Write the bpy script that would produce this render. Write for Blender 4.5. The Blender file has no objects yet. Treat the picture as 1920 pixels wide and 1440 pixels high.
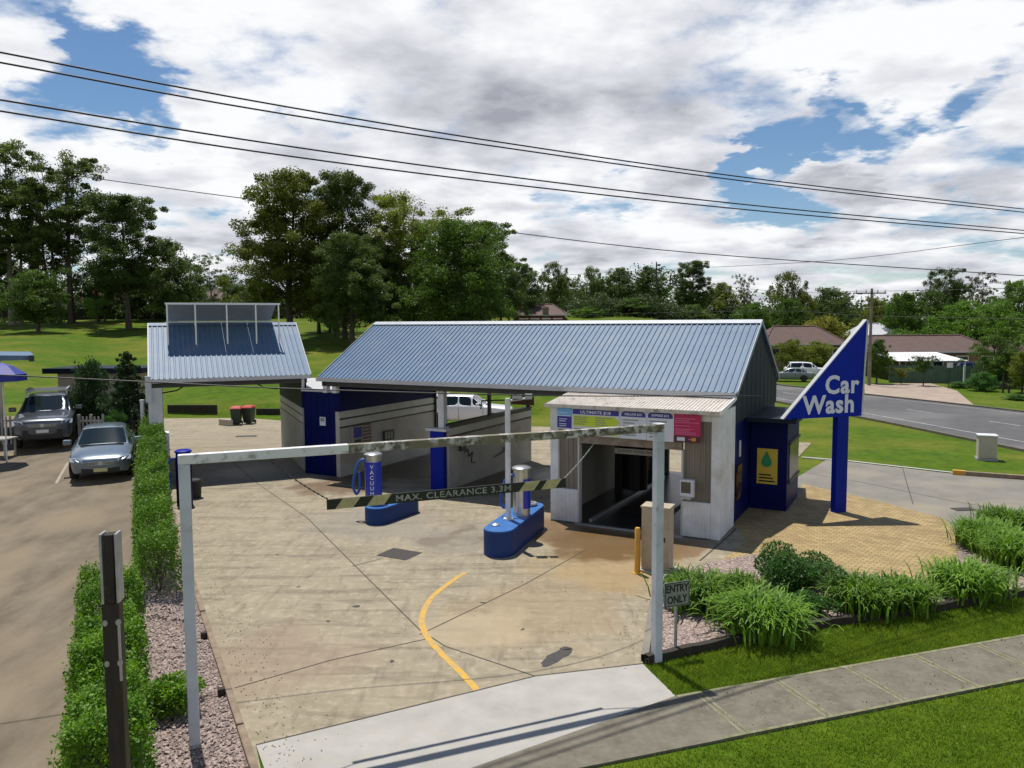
import bpy, bmesh, math, random
import numpy as np
from mathutils import Vector, Matrix
R = math.radians
rnd = random.Random(7)
rng = np.random.default_rng(11)
C = bpy.context.scene.collection
S = bpy.context.scene

# ------------------------------------------------------------------ survey: the drone camera and the ground it looked at
FPX, CX, CY, CAMH = 1460.0, 960.0, 719.0, 6.2
PITCH, ROLL = R(4.5), R(0.3)
_f = np.array([0, math.cos(PITCH), -math.sin(PITCH)]); _r0 = np.array([1.0, 0, 0]); _u0 = np.cross(_r0, _f)
FW = _f; RT = _r0*math.cos(ROLL) - _u0*math.sin(ROLL); UP = _u0*math.cos(ROLL) + _r0*math.sin(ROLL)
O3 = np.array([0, 0, CAMH])
def ray(px, py): return FW + RT*(px-CX)/FPX - UP*(py-CY)/FPX
def G(px, py, z=0.0):
    d = ray(px, py); t = (z-CAMH)/d[2]; p = O3 + d*t
    return Vector(p)
def W(px, py, Y):
    d = ray(px, py); return Vector(O3 + d*(Y/d[1]))
def onplane(px, py, p0, n):
    d = ray(px, py); n = np.array(n); t = ((np.array(p0)-O3)@n)/(d@n); return Vector(O3 + d*t)
def sstep(a, b, x):
    t = min(1, max(0, (x-a)/(b-a))); return t*t*(3-2*t)
def xl(y):      # left edge of the car wash site
    if y < 34: return -4.75-(y-11.6)*0.5
    return -15.95-(y-34)*0.55
def T(x, y):    # height of the ground
    left = 0.06*max(0, y-9) if y < 125 else 6.96+0.012*(y-125)
    back = 0.0
    if y > 51: back = 0.55+0.089*(y-51) if y < 123 else 6.96+0.012*(y-123)
    elif y > 46 and x < -20: back = 0.0
    fade = 1-sstep(0.16, 0.34, x/max(y, 1))
    back = back*fade*sstep(51.6, 53.2, y) + (1-fade)*max(0, y-105)*0.03*(1 if y < 260 else 260/y)
    if x > 60: back = back
    w = sstep(0.3, 2.6, xl(y)-x) if y < 50 else sstep(0.0, 9.0, xl(y)-x+1)
    return -0.03 + back*(1-w) + left*w
def GT(px, py):
    d = ray(px, py); t = 4.0
    while t < 600:
        p = O3 + d*t
        if p[2] <= T(p[0], p[1]): return Vector(p)
        t += 0.04 if t < 60 else 0.3
    return Vector(O3+d*600)
def XT(px, Y):
    p = W(px, 700, Y); return Vector((p.x, Y, T(p.x, Y)))
TH = R(28)
eX = Vector((math.cos(TH), -math.sin(TH), 0)); eY = Vector((math.sin(TH), math.cos(TH), 0))
P0 = G(1349, 1014)                       # front right corner of the wash tunnel
MB_ = Matrix(((eX.x, eY.x, 0, P0.x), (eX.y, eY.y, 0, P0.y), (0, 0, 1, 0), (0, 0, 0, 1)))   # building axes
def L(x, y, z=0): return MB_ @ Vector((x, y, z))
def onfront(px, py, yy):                 # pixel -> (x', z) on the plane y' = yy
    q = onplane(px, py, L(0, yy), eY) - P0
    return q.dot(eX), q.z

# ------------------------------------------------------------------ materials
def nodes_of(m):
    m.use_nodes = True; return m.node_tree.nodes, m.node_tree.links
def pm(name, c1, c2=None, scale=3.0, rough=0.7, metal=0.0, bump=0.0, bscale=None, detail=6, lo=0.35, hi=0.65, c3=None, scale3=0.4, lo3=.5, hi3=.7, spec=0.5, coat=0.0, world=True, stretch=None):
    m = bpy.data.materials.new(name); n, l = nodes_of(m); b = n['Principled BSDF']
    b.inputs['Roughness'].default_value = rough; b.inputs['Metallic'].default_value = metal
    b.inputs['Specular IOR Level'].default_value = spec
    if coat: b.inputs['Coat Weight'].default_value = coat; b.inputs['Coat Roughness'].default_value = 0.05
    b.inputs['Base Color'].default_value = (*c1, 1)
    if world: pos = n.new('ShaderNodeNewGeometry').outputs['Position']
    else: pos = n.new('ShaderNodeTexCoord').outputs['Object']
    if stretch:
        mp = n.new('ShaderNodeMapping'); mp.inputs['Scale'].default_value = stretch; l.new(pos, mp.inputs['Vector']); pos = mp.outputs[0]
    out = None
    if c2:
        t = n.new('ShaderNodeTexNoise'); t.inputs['Scale'].default_value = scale; t.inputs['Detail'].default_value = detail; t.inputs['Roughness'].default_value = .65
        l.new(pos, t.inputs['Vector'])
        mr = n.new('ShaderNodeMapRange'); mr.inputs['From Min'].default_value = lo; mr.inputs['From Max'].default_value = hi
        l.new(t.outputs['Fac'], mr.inputs['Value'])
        mx = n.new('ShaderNodeMix'); mx.data_type = 'RGBA'; l.new(mr.outputs[0], mx.inputs['Factor'])
        mx.inputs['A'].default_value = (*c1, 1); mx.inputs['B'].default_value = (*c2, 1); out = mx.outputs['Result']
        if c3:
            t3 = n.new('ShaderNodeTexNoise'); t3.inputs['Scale'].default_value = scale3; t3.inputs['Detail'].default_value = 5
            l.new(pos, t3.inputs['Vector'])
            m3 = n.new('ShaderNodeMapRange'); m3.inputs['From Min'].default_value = lo3; m3.inputs['From Max'].default_value = hi3
            l.new(t3.outputs['Fac'], m3.inputs['Value'])
            x3 = n.new('ShaderNodeMix'); x3.data_type = 'RGBA'; l.new(m3.outputs[0], x3.inputs['Factor']); l.new(out, x3.inputs['A']); x3.inputs['B'].default_value = (*c3, 1); out = x3.outputs['Result']
        l.new(out, b.inputs['Base Color'])
    if bump:
        t2 = n.new('ShaderNodeTexNoise'); t2.inputs['Scale'].default_value = bscale or scale*8; t2.inputs['Detail'].default_value = 4; l.new(pos, t2.inputs['Vector'])
        bp = n.new('ShaderNodeBump'); bp.inputs['Strength'].default_value = bump; bp.inputs['Distance'].default_value = 0.02
        l.new(t2.outputs['Fac'], bp.inputs['Height']); l.new(bp.outputs[0], b.inputs['Normal'])
    m['base_out'] = 0
    return m
def foliage(name, c1, c2, c3=None, scale=0.9, trans=0.35):
    m = bpy.data.materials.new(name); n, l = nodes_of(m); n.remove(n['Principled BSDF'])
    g = n.new('ShaderNodeNewGeometry'); t = n.new('ShaderNodeTexNoise'); t.inputs['Scale'].default_value = scale; t.inputs['Detail'].default_value = 5; t.inputs['Roughness'].default_value = .7
    l.new(g.outputs['Position'], t.inputs['Vector'])
    r = n.new('ShaderNodeValToRGB'); e = r.color_ramp.elements
    e[0].position = .36; e[0].color = (*c1, 1); e[1].position = .64; e[1].color = (*c2, 1)
    if c3: k = r.color_ramp.elements.new(.76); k.color = (*c3, 1)
    l.new(t.outputs['Fac'], r.inputs[0])
    oi = n.new('ShaderNodeObjectInfo'); hv = n.new('ShaderNodeHueSaturation')
    mr = n.new('ShaderNodeMapRange'); mr.inputs['To Min'].default_value = .75; mr.inputs['To Max'].default_value = 1.25
    l.new(oi.outputs['Random'], mr.inputs['Value']); l.new(mr.outputs[0], hv.inputs['Value']); l.new(r.outputs[0], hv.inputs['Color'])
    d = n.new('ShaderNodeBsdfPrincipled'); d.inputs['Roughness'].default_value = .55; d.inputs['Specular IOR Level'].default_value = .35
    tr = n.new('ShaderNodeBsdfTranslucent'); ms = n.new('ShaderNodeMixShader'); ms.inputs[0].default_value = trans
    l.new(hv.outputs[0], d.inputs['Base Color']); l.new(hv.outputs[0], tr.inputs['Color'])
    l.new(d.outputs[0], ms.inputs[1]); l.new(tr.outputs[0], ms.inputs[2]); l.new(ms.outputs[0], n['Material Output'].inputs[0])
    return m
M = {}
M['white'] = pm('white_paint', (.62, .64, .68), (.50, .51, .53), 2.5, .5, bump=.05)
M['white_clean'] = pm('clean_white', (.78, .79, .80), rough=.45)
M['white_cladding'] = pm('white_cladding', (.70, .725, .76), (.56, .57, .57), 1.6, .45, c3=(.36, .33, .27), scale3=.9, lo3=.56, hi3=.8)
M['mossy'] = pm('mossy_white', (.52, .51, .48), (.085, .075, .05), 9, .75, lo=.42, hi=.56, bump=.3, bscale=40, c3=(.16, .145, .09), scale3=3, lo3=.45, hi3=.6)
M['mossy_less'] = pm('streaked_white', (.64, .65, .66), (.20, .19, .15), 6, .55, lo=.52, hi=.72, detail=10)
M['steel_post'] = pm('grey_painted_steel', (.52, .56, .62), (.42, .45, .50), 1.5, .45, c3=(.35, .36, .36), scale3=6, lo3=.6, hi3=.75)
M['roof'] = pm('blue_grey_roof', (.105, .172, .265), (.088, .145, .232), .7, .5, lo=.3, hi=.7, c3=(.14, .19, .25), scale3=1.6, lo3=.5, hi3=.8, spec=.2, detail=10)
M['gutter'] = pm('grey_gutter', (.50, .51, .53), (.42, .43, .45), 2, .5)
M['barge'] = pm('barge_metal', (.22, .27, .33), (.18, .22, .27), 2, .5)
M['ridge_metal'] = pm('pale_ridge_metal', (.40, .43, .47), (.33, .36, .40), 2, .45)
M['gable'] = pm('dark_teal_cladding', (.010, .020, .032), (.008, .016, .025), 2, .6, spec=.15)
M['navy'] = pm('navy_panel', (.001, .005, .082), (.0008, .004, .06), 1.5, .5, spec=.12)
M['blue'] = pm('royal_blue', (.0015, .014, .27), (.001, .012, .22), 3, .5, spec=.15)
M['vac_blue'] = pm('vacuum_blue', (.008, .026, .36), rough=.35, coat=.3)
M['planter'] = pm('planter_blue', (.006, .035, .17), (.005, .028, .13), 4, .5, spec=.3)
M['planter_top'] = pm('planter_top_blue', (.03, .14, .40), (.025, .11, .33), 6, .45)
M['hose_blue'] = pm('hose_blue', (.012, .07, .30), rough=.5)
M['wall_grey'] = pm('washed_grey_wall', (.40, .40, .37), (.32, .31, .28), 1.2, .6, c3=(.26, .20, .13), scale3=.7, lo3=.56, hi3=.8, bump=.1)
M['stripe'] = pm('pale_stripe', (.48, .48, .46), (.40, .40, .38), 2, .5)
M['black'] = pm('black_rubber', (.012, .012, .013), rough=.6)
M['black_paint'] = pm('black_paint', (.01, .01, .01), rough=.45)
M['dark_steel'] = pm('dark_steel', (.03, .032, .035), (.05, .045, .04), 6, .5, metal=.3)
M['galv'] = pm('galvanised', (.42, .44, .46), (.33, .34, .36), 8, .4, metal=.6)
M['stainless'] = pm('stainless', (.62, .62, .60), (.50, .50, .49), 5, .28, metal=.85)
M['beige_clad'] = pm('beige_cladding', (.24, .205, .16), (.17, .14, .11), 1.8, .6, c3=(.16, .19, .13), scale3=1.1, lo3=.55, hi3=.75, stretch=(1, 1, .25))
M['beige'] = pm('beige_cabinet', (.42, .36, .26), (.34, .28, .20), 2.5, .55, c3=(.30, .20, .15), scale3=2, lo3=.58, hi3=.78)
M['awning'] = pm('weathered_awning', (.60, .56, .51), (.45, .40, .35), 5, .6, c3=(.22, .18, .13), scale3=3, lo3=.58, hi3=.72)
M['rust'] = pm('rusty_beam', (.25, .22, .19), (.16, .11, .07), 5, .7)
M['yellow'] = pm('yellow_paint', (.62, .30, .02), (.50, .24, .03), 5, .5)
M['line_yellow'] = pm('faded_yellow_line', (.52, .30, .03), (.34, .245, .12), 5, .75, lo=.42, hi=.66)
M['concrete'] = None
M['new_concrete'] = pm('new_concrete', (.375, .362, .335), (.295, .285, .26), 1.3, .85, lo=.35, hi=.7, c3=(.36, .33, .28), scale3=4, lo3=.52, hi3=.8, bump=.3, bscale=45, detail=10, spec=.2)
M['footpath'] = pm('weathered_footpath', (.175, .160, .125), (.115, .104, .080), 2.2, .9, lo=.35, hi=.65, c3=(.185, .17, .13), scale3=9, lo3=.52, hi3=.8, bump=.3, bscale=60, detail=10, spec=.2)
M['joint'] = pm('dark_joint', (.06, .05, .04), rough=.9)
M['weedjoint'] = pm('weedy_joint', (.12, .13, .05), (.24, .225, .15), 7, .9)
M['lot'] = pm('worn_lot_surface', (.200, .165, .118), (.112, .092, .066), 1.3, .9, lo=.32, hi=.68, c3=(.215, .172, .115), scale3=.6, lo3=.48, hi3=.72, bump=.5, bscale=40, stretch=(1.2, .6, 1), detail=12, spec=.2)
M['asphalt'] = pm('road_asphalt', (.085, .083, .086), (.06, .059, .062), 1.2, .85, c3=(.14, .135, .13), scale3=.15, bump=.15, bscale=30)
M['road_white'] = pm('road_line', (.45, .45, .44), (.25, .25, .25), 2, .7)
M['exit_drive'] = pm('grey_driveway', (.20, .186, .157), (.15, .14, .12), .8, .85, c3=(.26, .225, .16), scale3=.3, bump=.15, bscale=40)
M['timber'] = pm('grey_timber', (.25, .19, .13), (.15, .11, .075), 4, .85, stretch=(1, 1, 1), bump=.3)
M['dark_timber'] = pm('dark_timber', (.035, .026, .018), (.018, .014, .01), 6, .85, bump=.4, stretch=(2, 2, .3))
M['olive_timber'] = pm('pole_timber', (.085, .07, .03), (.05, .04, .02), 6, .85, bump=.4, stretch=(2, 2, .3))
M['glass'] = pm('car_glass', (.010, .016, .016), rough=.05, spec=.55)
M['window'] = pm('window_glass', (.02, .025, .03), rough=.06, spec=.9)
M['tyre'] = pm('tyre', (.012, .012, .012), rough=.75)
M['rim'] = pm('alloy', (.45, .46, .48), rough=.3, metal=.8)
M['silver'] = pm('silver_paint', (.155, .195, .24), (.14, .18, .22), 1, .28, metal=.55, coat=.6)
M['charcoal'] = pm('charcoal_paint', (.075, .085, .105), (.06, .07, .09), 1, .28, metal=.4, coat=.7)
M['carwhite'] = pm('white_car_paint', (.74, .75, .77), rough=.3, coat=.6)
M['cargrey'] = pm('grey_car_paint', (.17, .20, .22), rough=.3, metal=.3, coat=.5)
M['lamp'] = pm('headlight', (.55, .58, .62), rough=.08, metal=.5)
M['plate_y'] = pm('number_plate_yellow', (.50, .48, .22), rough=.5)
M['plate_w'] = pm('number_plate_white', (.6, .6, .6), rough=.5)
M['red'] = pm('red_lid', (.50, .045, .03), (.42, .04, .03), 4, .5)
M['bin_green'] = pm('bin_green', (.025, .04, .03), (.02, .032, .025), 5, .55)
M['bark'] = pm('bark', (.085, .066, .05), (.045, .035, .028), 2, .9)
M['pale_bark'] = pm('pale_bark', (.25, .215, .175), (.14, .115, .09), 1.2, .85)
M['tile'] = pm('brown_roof_tiles', (.105, .06, .048), (.075, .045, .038), 1.5, .8, bump=.4, bscale=5)
M['tile_red'] = pm('red_roof_tiles', (.22, .05, .03), (.16, .04, .026), 1.5, .8)
M['brick'] = pm('brick_wall', (.24, .13, .085), (.19, .10, .07), 3, .85)
M['red_brick'] = pm('red_brick_wall', (.22, .045, .03), (.17, .04, .03), 3, .85)
M['render'] = pm('cream_wall', (.46, .41, .33), (.40, .36, .29), 2, .8)
M['fence_green'] = pm('green_steel_fence', (.085, .15, .11), (.07, .125, .095), 1, .5)
M['fence_dark'] = pm('dark_fence', (.02, .02, .02), (.03, .03, .028), 2, .8)
M['picket'] = pm('picket_paint', (.36, .34, .31), (.26, .24, .21), 3, .7)
M['wire'] = pm('wire_black', (.012, .012, .014), rough=.6)
M['drain'] = pm('drain_grate', (.055, .045, .04), (.03, .025, .022), 20, .7)
M['sign_blue'] = pm('sign_blue', (.0012, .018, .33), (.001, .015, .28), .8, .5, spec=.12)
M['letter'] = pm('white_lettering', (.62, .66, .78), rough=.5)
M['letter_grey'] = pm('worn_lettering', (.34, .35, .32), (.16, .16, .15), 14, .6, lo=.4, hi=.65)
M['sign_yellow'] = pm('worn_yellow_stripe', (.50, .44, .22), (.34, .30, .15), 9, .6)
M['sign_grey'] = pm('grey_sign_plate', (.25, .27, .25), (.20, .21, .19), 4, .5)
M['lime'] = pm('lime_panel', (.50, .62, .03), rough=.5)
M['sky_panel'] = pm('pale_blue_panel', (.14, .40, .72), rough=.5)
M['ink'] = pm('indigo_panel', (.03, .025, .25), rough=.5)
M['board'] = pm('white_board', (.60, .62, .70), rough=.45)
M['magenta'] = pm('magenta_panel', (.45, .008, .09), (.40, .008, .08), 2, .5)
M['pink'] = pm('pink_text', (.60, .12, .26), rough=.5)
M['maroon'] = pm('maroon_panel', (.07, .006, .02), rough=.5)
M['poster_yellow'] = pm('poster_yellow', (.62, .44, .03), (.52, .38, .05), 4, .5)
M['poster_green'] = pm('poster_green', (.01, .24, .09), rough=.5)
M['brown_panel'] = pm('brown_machine_face', (.14, .05, .025), (.10, .04, .02), 6, .5)
M['umbrella'] = pm('umbrella_blue', (.012, .025, .26), (.01, .02, .2), 3, .6)
M['solar'] = pm('solar_back', (.34, .35, .39), (.28, .29, .33), 2, .5)
M['alu'] = pm('aluminium', (.60, .62, .64), rough=.35, metal=.5)
M['cells'] = pm('solar_cells', (.01, .015, .04), rough=.15)
M['mulch'] = pm('bark_mulch', (.16, .11, .085), (.08, .055, .045), 9, .95, bump=.6, bscale=40)
M['wet_floor'] = pm('wet_dark_floor', (.035, .033, .03), (.02, .019, .018), 1.5, .3, lo=.4, hi=.6)
M['kiosk_window'] = pm('kiosk_display', (.03, .025, .02), (.25, .12, .05), 2.5, .25, lo=.5, hi=.7)
FOL = {
 'gum': foliage('gum_leaves', (0.0650, 0.1014, 0.0182), (0.1625, 0.2145, 0.0390), (0.2600, 0.3055, 0.0780), .55, .45),
 'gum_dark': foliage('dark_gum_leaves', (0.0476, 0.0840, 0.0168), (0.1190, 0.1750, 0.0336), (0.1960, 0.2520, 0.0560), .55, .45),
 'olive': foliage('olive_leaves', (0.0850, 0.1150, 0.0125), (0.2063, 0.2438, 0.0275), (0.3125, 0.3375, 0.0562), .6, .45),
 'dense': foliage('dense_leaves', (0.0473, 0.1013, 0.0108), (0.1215, 0.2160, 0.0243), (0.1890, 0.2970, 0.0405), .6, .45),
 'bright': foliage('bright_leaves', (0.0633, 0.1437, 0.0115), (0.1437, 0.2645, 0.0253), (0.2300, 0.3450, 0.0460), .6, .4),
 'grey': foliage('grey_leaves', (.075, .078, .052), (.15, .145, .10), None, .8),
 'hedge': foliage('hedge_leaves', (0.0520, 0.1365, 0.0065), (0.1690, 0.3380, 0.0130), (0.3510, 0.4810, 0.0325), 2.5, .4),
 'strap': foliage('strap_leaves', (0.0715, 0.1625, 0.0130), (0.1820, 0.3315, 0.0286), (0.4160, 0.4940, 0.1040), 3, .4),
 'bushdark': foliage('dark_bush_leaves', (0.0351, 0.1080, 0.0162), (0.0837, 0.2093, 0.0297), (0.1485, 0.2970, 0.0540), 4, .4),
 'conifer': foliage('conifer_leaves', (0.0169, 0.0494, 0.0130), (0.0468, 0.1014, 0.0234), (0.0910, 0.1560, 0.0390), 2.5),
 'grassblade': foliage('grass_blades', (0.1187, 0.2063, 0.0125), (0.2188, 0.3063, 0.0225), (0.3750, 0.3562, 0.0750), 1.3, .45),
 'yellow': foliage('yellowish_leaves', (.10, .12, .012), (.24, .24, .02), (.36, .34, .03), 1.5),
 'wood': foliage('far_wood_leaves', (0.0308, 0.0560, 0.0168), (0.0812, 0.1148, 0.0308), (0.1330, 0.1750, 0.0420), .12, .4),
}

# ------------------------------------------------------------------ mesh helpers
class MB:
    def __init__(s): s.v = []; s.f = []; s.mi = []
    def add(s, vs, fs, mi=0):
        o = len(s.v); s.v += [tuple(v) for v in vs]
        for f in fs: s.f.append(tuple(i+o for i in f)); s.mi.append(mi)
        return s
    def box(s, x0, x1, y0, y1, z0, z1, mi=0, M4=None):
        vs = [Vector(p) for p in ((x0,y0,z0),(x1,y0,z0),(x1,y1,z0),(x0,y1,z0),(x0,y0,z1),(x1,y0,z1),(x1,y1,z1),(x0,y1,z1))]
        if M4: vs = [M4 @ v for v in vs]
        return s.add(vs, [(0,3,2,1),(4,5,6,7),(0,1,5,4),(1,2,6,5),(2,3,7,6),(3,0,4,7)], mi)
    def prism(s, pts, z0, z1, mi=0):            # pts ccw (x,y)
        n = len(pts); vs = [(p[0], p[1], z0) for p in pts]+[(p[0], p[1], z1) for p in pts]
        fs = [tuple(range(n-1, -1, -1)), tuple(range(n, 2*n))]+[(i, (i+1) % n, n+(i+1) % n, n+i) for i in range(n)]
        return s.add(vs, fs, mi)
    def extrude(s, pts, d, mi=0):                # 3-D polygon pushed along vector d
        n = len(pts); d = Vector(d); vs = [Vector(p) for p in pts]+[Vector(p)+d for p in pts]
        fs = [tuple(range(n-1, -1, -1)), tuple(range(n, 2*n))]+[(i, (i+1) % n, n+(i+1) % n, n+i) for i in range(n)]
        return s.add(vs, fs, mi)
    def poly(s, pts, mi=0): return s.add(pts, [tuple(range(len(pts)))], mi)
    def tube(s, pts, r, seg=8, mi=0, caps=True):
        pts = [Vector(p) for p in pts]; n = len(pts); rs = r if isinstance(r, (list, tuple)) else [r]*n
        vs = []; prev = None
        for i, p in enumerate(pts):
            d = (pts[min(i+1, n-1)]-pts[max(i-1, 0)]).normalized()
            a = prev if prev is not None else (Vector((0, 0, 1)) if abs(d.z) < .9 else Vector((1, 0, 0)))
            u = (a-d*a.dot(d)); u = u.normalized() if u.length > 1e-6 else d.orthogonal().normalized(); prev = u; w = d.cross(u)
            vs += [p+(u*math.cos(2*math.pi*k/seg)+w*math.sin(2*math.pi*k/seg))*rs[i] for k in range(seg)]
        fs = [(i*seg+k, i*seg+(k+1) % seg, (i+1)*seg+(k+1) % seg, (i+1)*seg+k) for i in range(n-1) for k in range(seg)]
        if caps: fs += [tuple(range(seg-1, -1, -1)), tuple((n-1)*seg+k for k in range(seg))]
        return s.add(vs, fs, mi)
    def lathe(s, prof, c=(0, 0, 0), seg=20, mi=0, axis='z'):
        vs = []
        for r, z in prof:
            for k in range(seg):
                a = 2*math.pi*k/seg; x, y = r*math.cos(a), r*math.sin(a)
                vs.append((c[0]+x, c[1]+y, c[2]+z) if axis == 'z' else ((c[0]+x, c[1]+z, c[2]+y) if axis == 'y' else (c[0]+z, c[1]+x, c[2]+y)))
        n = len(prof)
        fs = [(i*seg+k, i*seg+(k+1) % seg, (i+1)*seg+(k+1) % seg, (i+1)*seg+k) for i in range(n-1) for k in range(seg)]
        fs += [tuple(range(seg-1, -1, -1)), tuple((n-1)*seg+k for k in range(seg))]
        return s.add(vs, fs, mi)
    def build(s, name, mats, parent=None, smooth=False, bevel=0, M4=None):
        me = bpy.data.meshes.new(name)
        vs = s.v if M4 is None else [tuple(M4 @ Vector(v)) for v in s.v]
        me.from_pydata(vs, [], s.f)
        mats = mats if isinstance(mats, (list, tuple)) else [mats]
        for m in mats: me.materials.append(m)
        if len(mats) > 1: me.polygons.foreach_set('material_index', s.mi)
        bm = bmesh.new(); bm.from_mesh(me); bmesh.ops.recalc_face_normals(bm, faces=bm.faces)
        bm.to_mesh(me); bm.free()
        o = bpy.data.objects.new(name, me); C.objects.link(o)
        if parent: o.parent = parent
        if bevel:
            b = o.modifiers.new('bevel', 'BEVEL'); b.width = bevel; b.segments = 2; b.limit_method = 'ANGLE'
        if smooth:
            me.polygons.foreach_set('use_smooth', [True]*len(me.polygons))
            me.set_sharp_from_angle(angle=R(40))
        return o
def tag(o, label=None, cat=None, group=None, kind=None):
    if label: o['label'] = label
    if cat: o['category'] = cat
    if group: o['group'] = group
    if kind: o['kind'] = kind
    return o
def thing(name, label, cat, loc=(0, 0, 0), rz=0, group=None):
    o = bpy.data.objects.new(name, None); C.objects.link(o); o.location = loc; o.rotation_euler = (0, 0, rz); o.empty_display_size = .2
    return tag(o, label, cat, group)
def dup(root, loc=None, rz=None, label=None, group=None, scale=None):
    r = root.copy(); C.objects.link(r)
    if loc is not None: r.location = loc
    if rz is not None: r.rotation_euler = (0, 0, rz)
    if scale is not None: r.scale = scale
    if label: r['label'] = label
    if group: r['group'] = group
    for ch in list(root.children):
        c = ch.copy(); C.objects.link(c); c.parent = r
        for g in list(ch.children):
            d = g.copy(); C.objects.link(d); d.parent = c
    return r
def sheet(name, pts, z, m, kind='structure', thick=None):
    b = MB(); pts = [(p[0], p[1]) for p in pts]
    area = sum(pts[i][0]*pts[(i+1) % len(pts)][1]-pts[(i+1) % len(pts)][0]*pts[i][1] for i in range(len(pts)))
    if area < 0: pts = pts[::-1]
    if thick: b.prism(pts, z-thick, z)
    else: b.poly([(x, y, z) for x, y in pts])
    o = b.build(name, m); o['kind'] = kind
    return o
def strip(b, pts, w, z, mi=0):
    pts = [Vector((p[0], p[1], 0)) for p in pts]; n = len(pts); vs = []
    for i, p in enumerate(pts):
        d = (pts[min(i+1, n-1)]-pts[max(i-1, 0)]).normalized(); nn = Vector((-d.y, d.x, 0))*w/2
        vs += [(p.x+nn.x, p.y+nn.y, z), (p.x-nn.x, p.y-nn.y, z)]
    b.add(vs, [(2*i, 2*i+1, 2*i+3, 2*i+2) for i in range(n-1)], mi)
def text_part(name, txt, size, m, parent, M4, bold=0.0, depth=.004, space=1.0, align='CENTER', line=1.0, sx=1.0):
    cu = bpy.data.curves.new(name, 'FONT'); cu.body = txt; cu.size = size; cu.align_x = align; cu.align_y = 'CENTER'
    cu.offset = bold*size; cu.extrude = depth; cu.space_character = space; cu.space_line = line; cu.resolution_u = 3
    to = bpy.data.objects.new(name, cu); C.objects.link(to)
    dg = bpy.context.evaluated_depsgraph_get(); me = bpy.data.meshes.new_from_object(to.evaluated_get(dg))
    bpy.data.objects.remove(to); bpy.data.curves.remove(cu)
    me.transform(M4 @ Matrix.Scale(sx, 4, (1, 0, 0))); me.materials.clear(); me.materials.append(m); me.name = name
    o = bpy.data.objects.new(name, me); C.objects.link(o)
    if parent: o.parent = parent
    return o
def frame(o, ex, up):           # matrix with x along ex, y along up, z toward the viewer side
    ex = Vector(ex).normalized(); up = Vector(up).normalized(); ez = ex.cross(up)
    return Matrix(((ex.x, up.x, ez.x, o[0]), (ex.y, up.y, ez.y, o[1]), (ex.z, up.z, ez.z, o[2]), (0, 0, 0, 1)))
def np_mesh(name, verts, nper, m, smooth=False):   # verts (N*nper,3): N faces of nper corners
    n = len(verts); nf = n//nper
    me = bpy.data.meshes.new(name); me.vertices.add(n); me.vertices.foreach_set('co', verts.astype(np.float32).ravel())
    me.loops.add(n); me.loops.foreach_set('vertex_index', np.arange(n, dtype=np.int32))
    me.polygons.add(nf); me.polygons.foreach_set('loop_start', np.arange(0, n, nper, dtype=np.int32)); me.polygons.foreach_set('loop_total', np.full(nf, nper, dtype=np.int32))
    me.update(); me.validate(); me.materials.append(m)
    return me
def cards(pos, size, aspect=.5, g=None, droop=0.0, upbias=.3):
    g = g or rng; n = len(pos)
    d = g.normal(size=(n, 3)); d[:, 2] -= droop; d /= np.linalg.norm(d, axis=1, keepdims=True)
    nn = g.normal(size=(n, 3)); nn[:, 2] = np.abs(nn[:, 2])+upbias
    w = np.cross(d, nn); w /= np.linalg.norm(w, axis=1, keepdims=True)+1e-9
    s = (size*(.6+.8*g.random(n)))[:, None]
    a = pos-d*s*.5; b = pos+w*s*aspect*.5; c = pos+d*s*.5; e = pos-w*s*aspect*.5
    return np.stack([a, b, c, e], 1).reshape(-1, 3)
def blob(g, c, r, n, flat=.8, shell=.55):
    d = g.normal(size=(n, 3)); d /= np.linalg.norm(d, axis=1, keepdims=True)
    rr = (shell+(1-shell)*g.random(n))**1.0
    return np.array(c)+d*(rr*1.0)[:, None]*np.array([r, r, r*flat])

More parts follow.
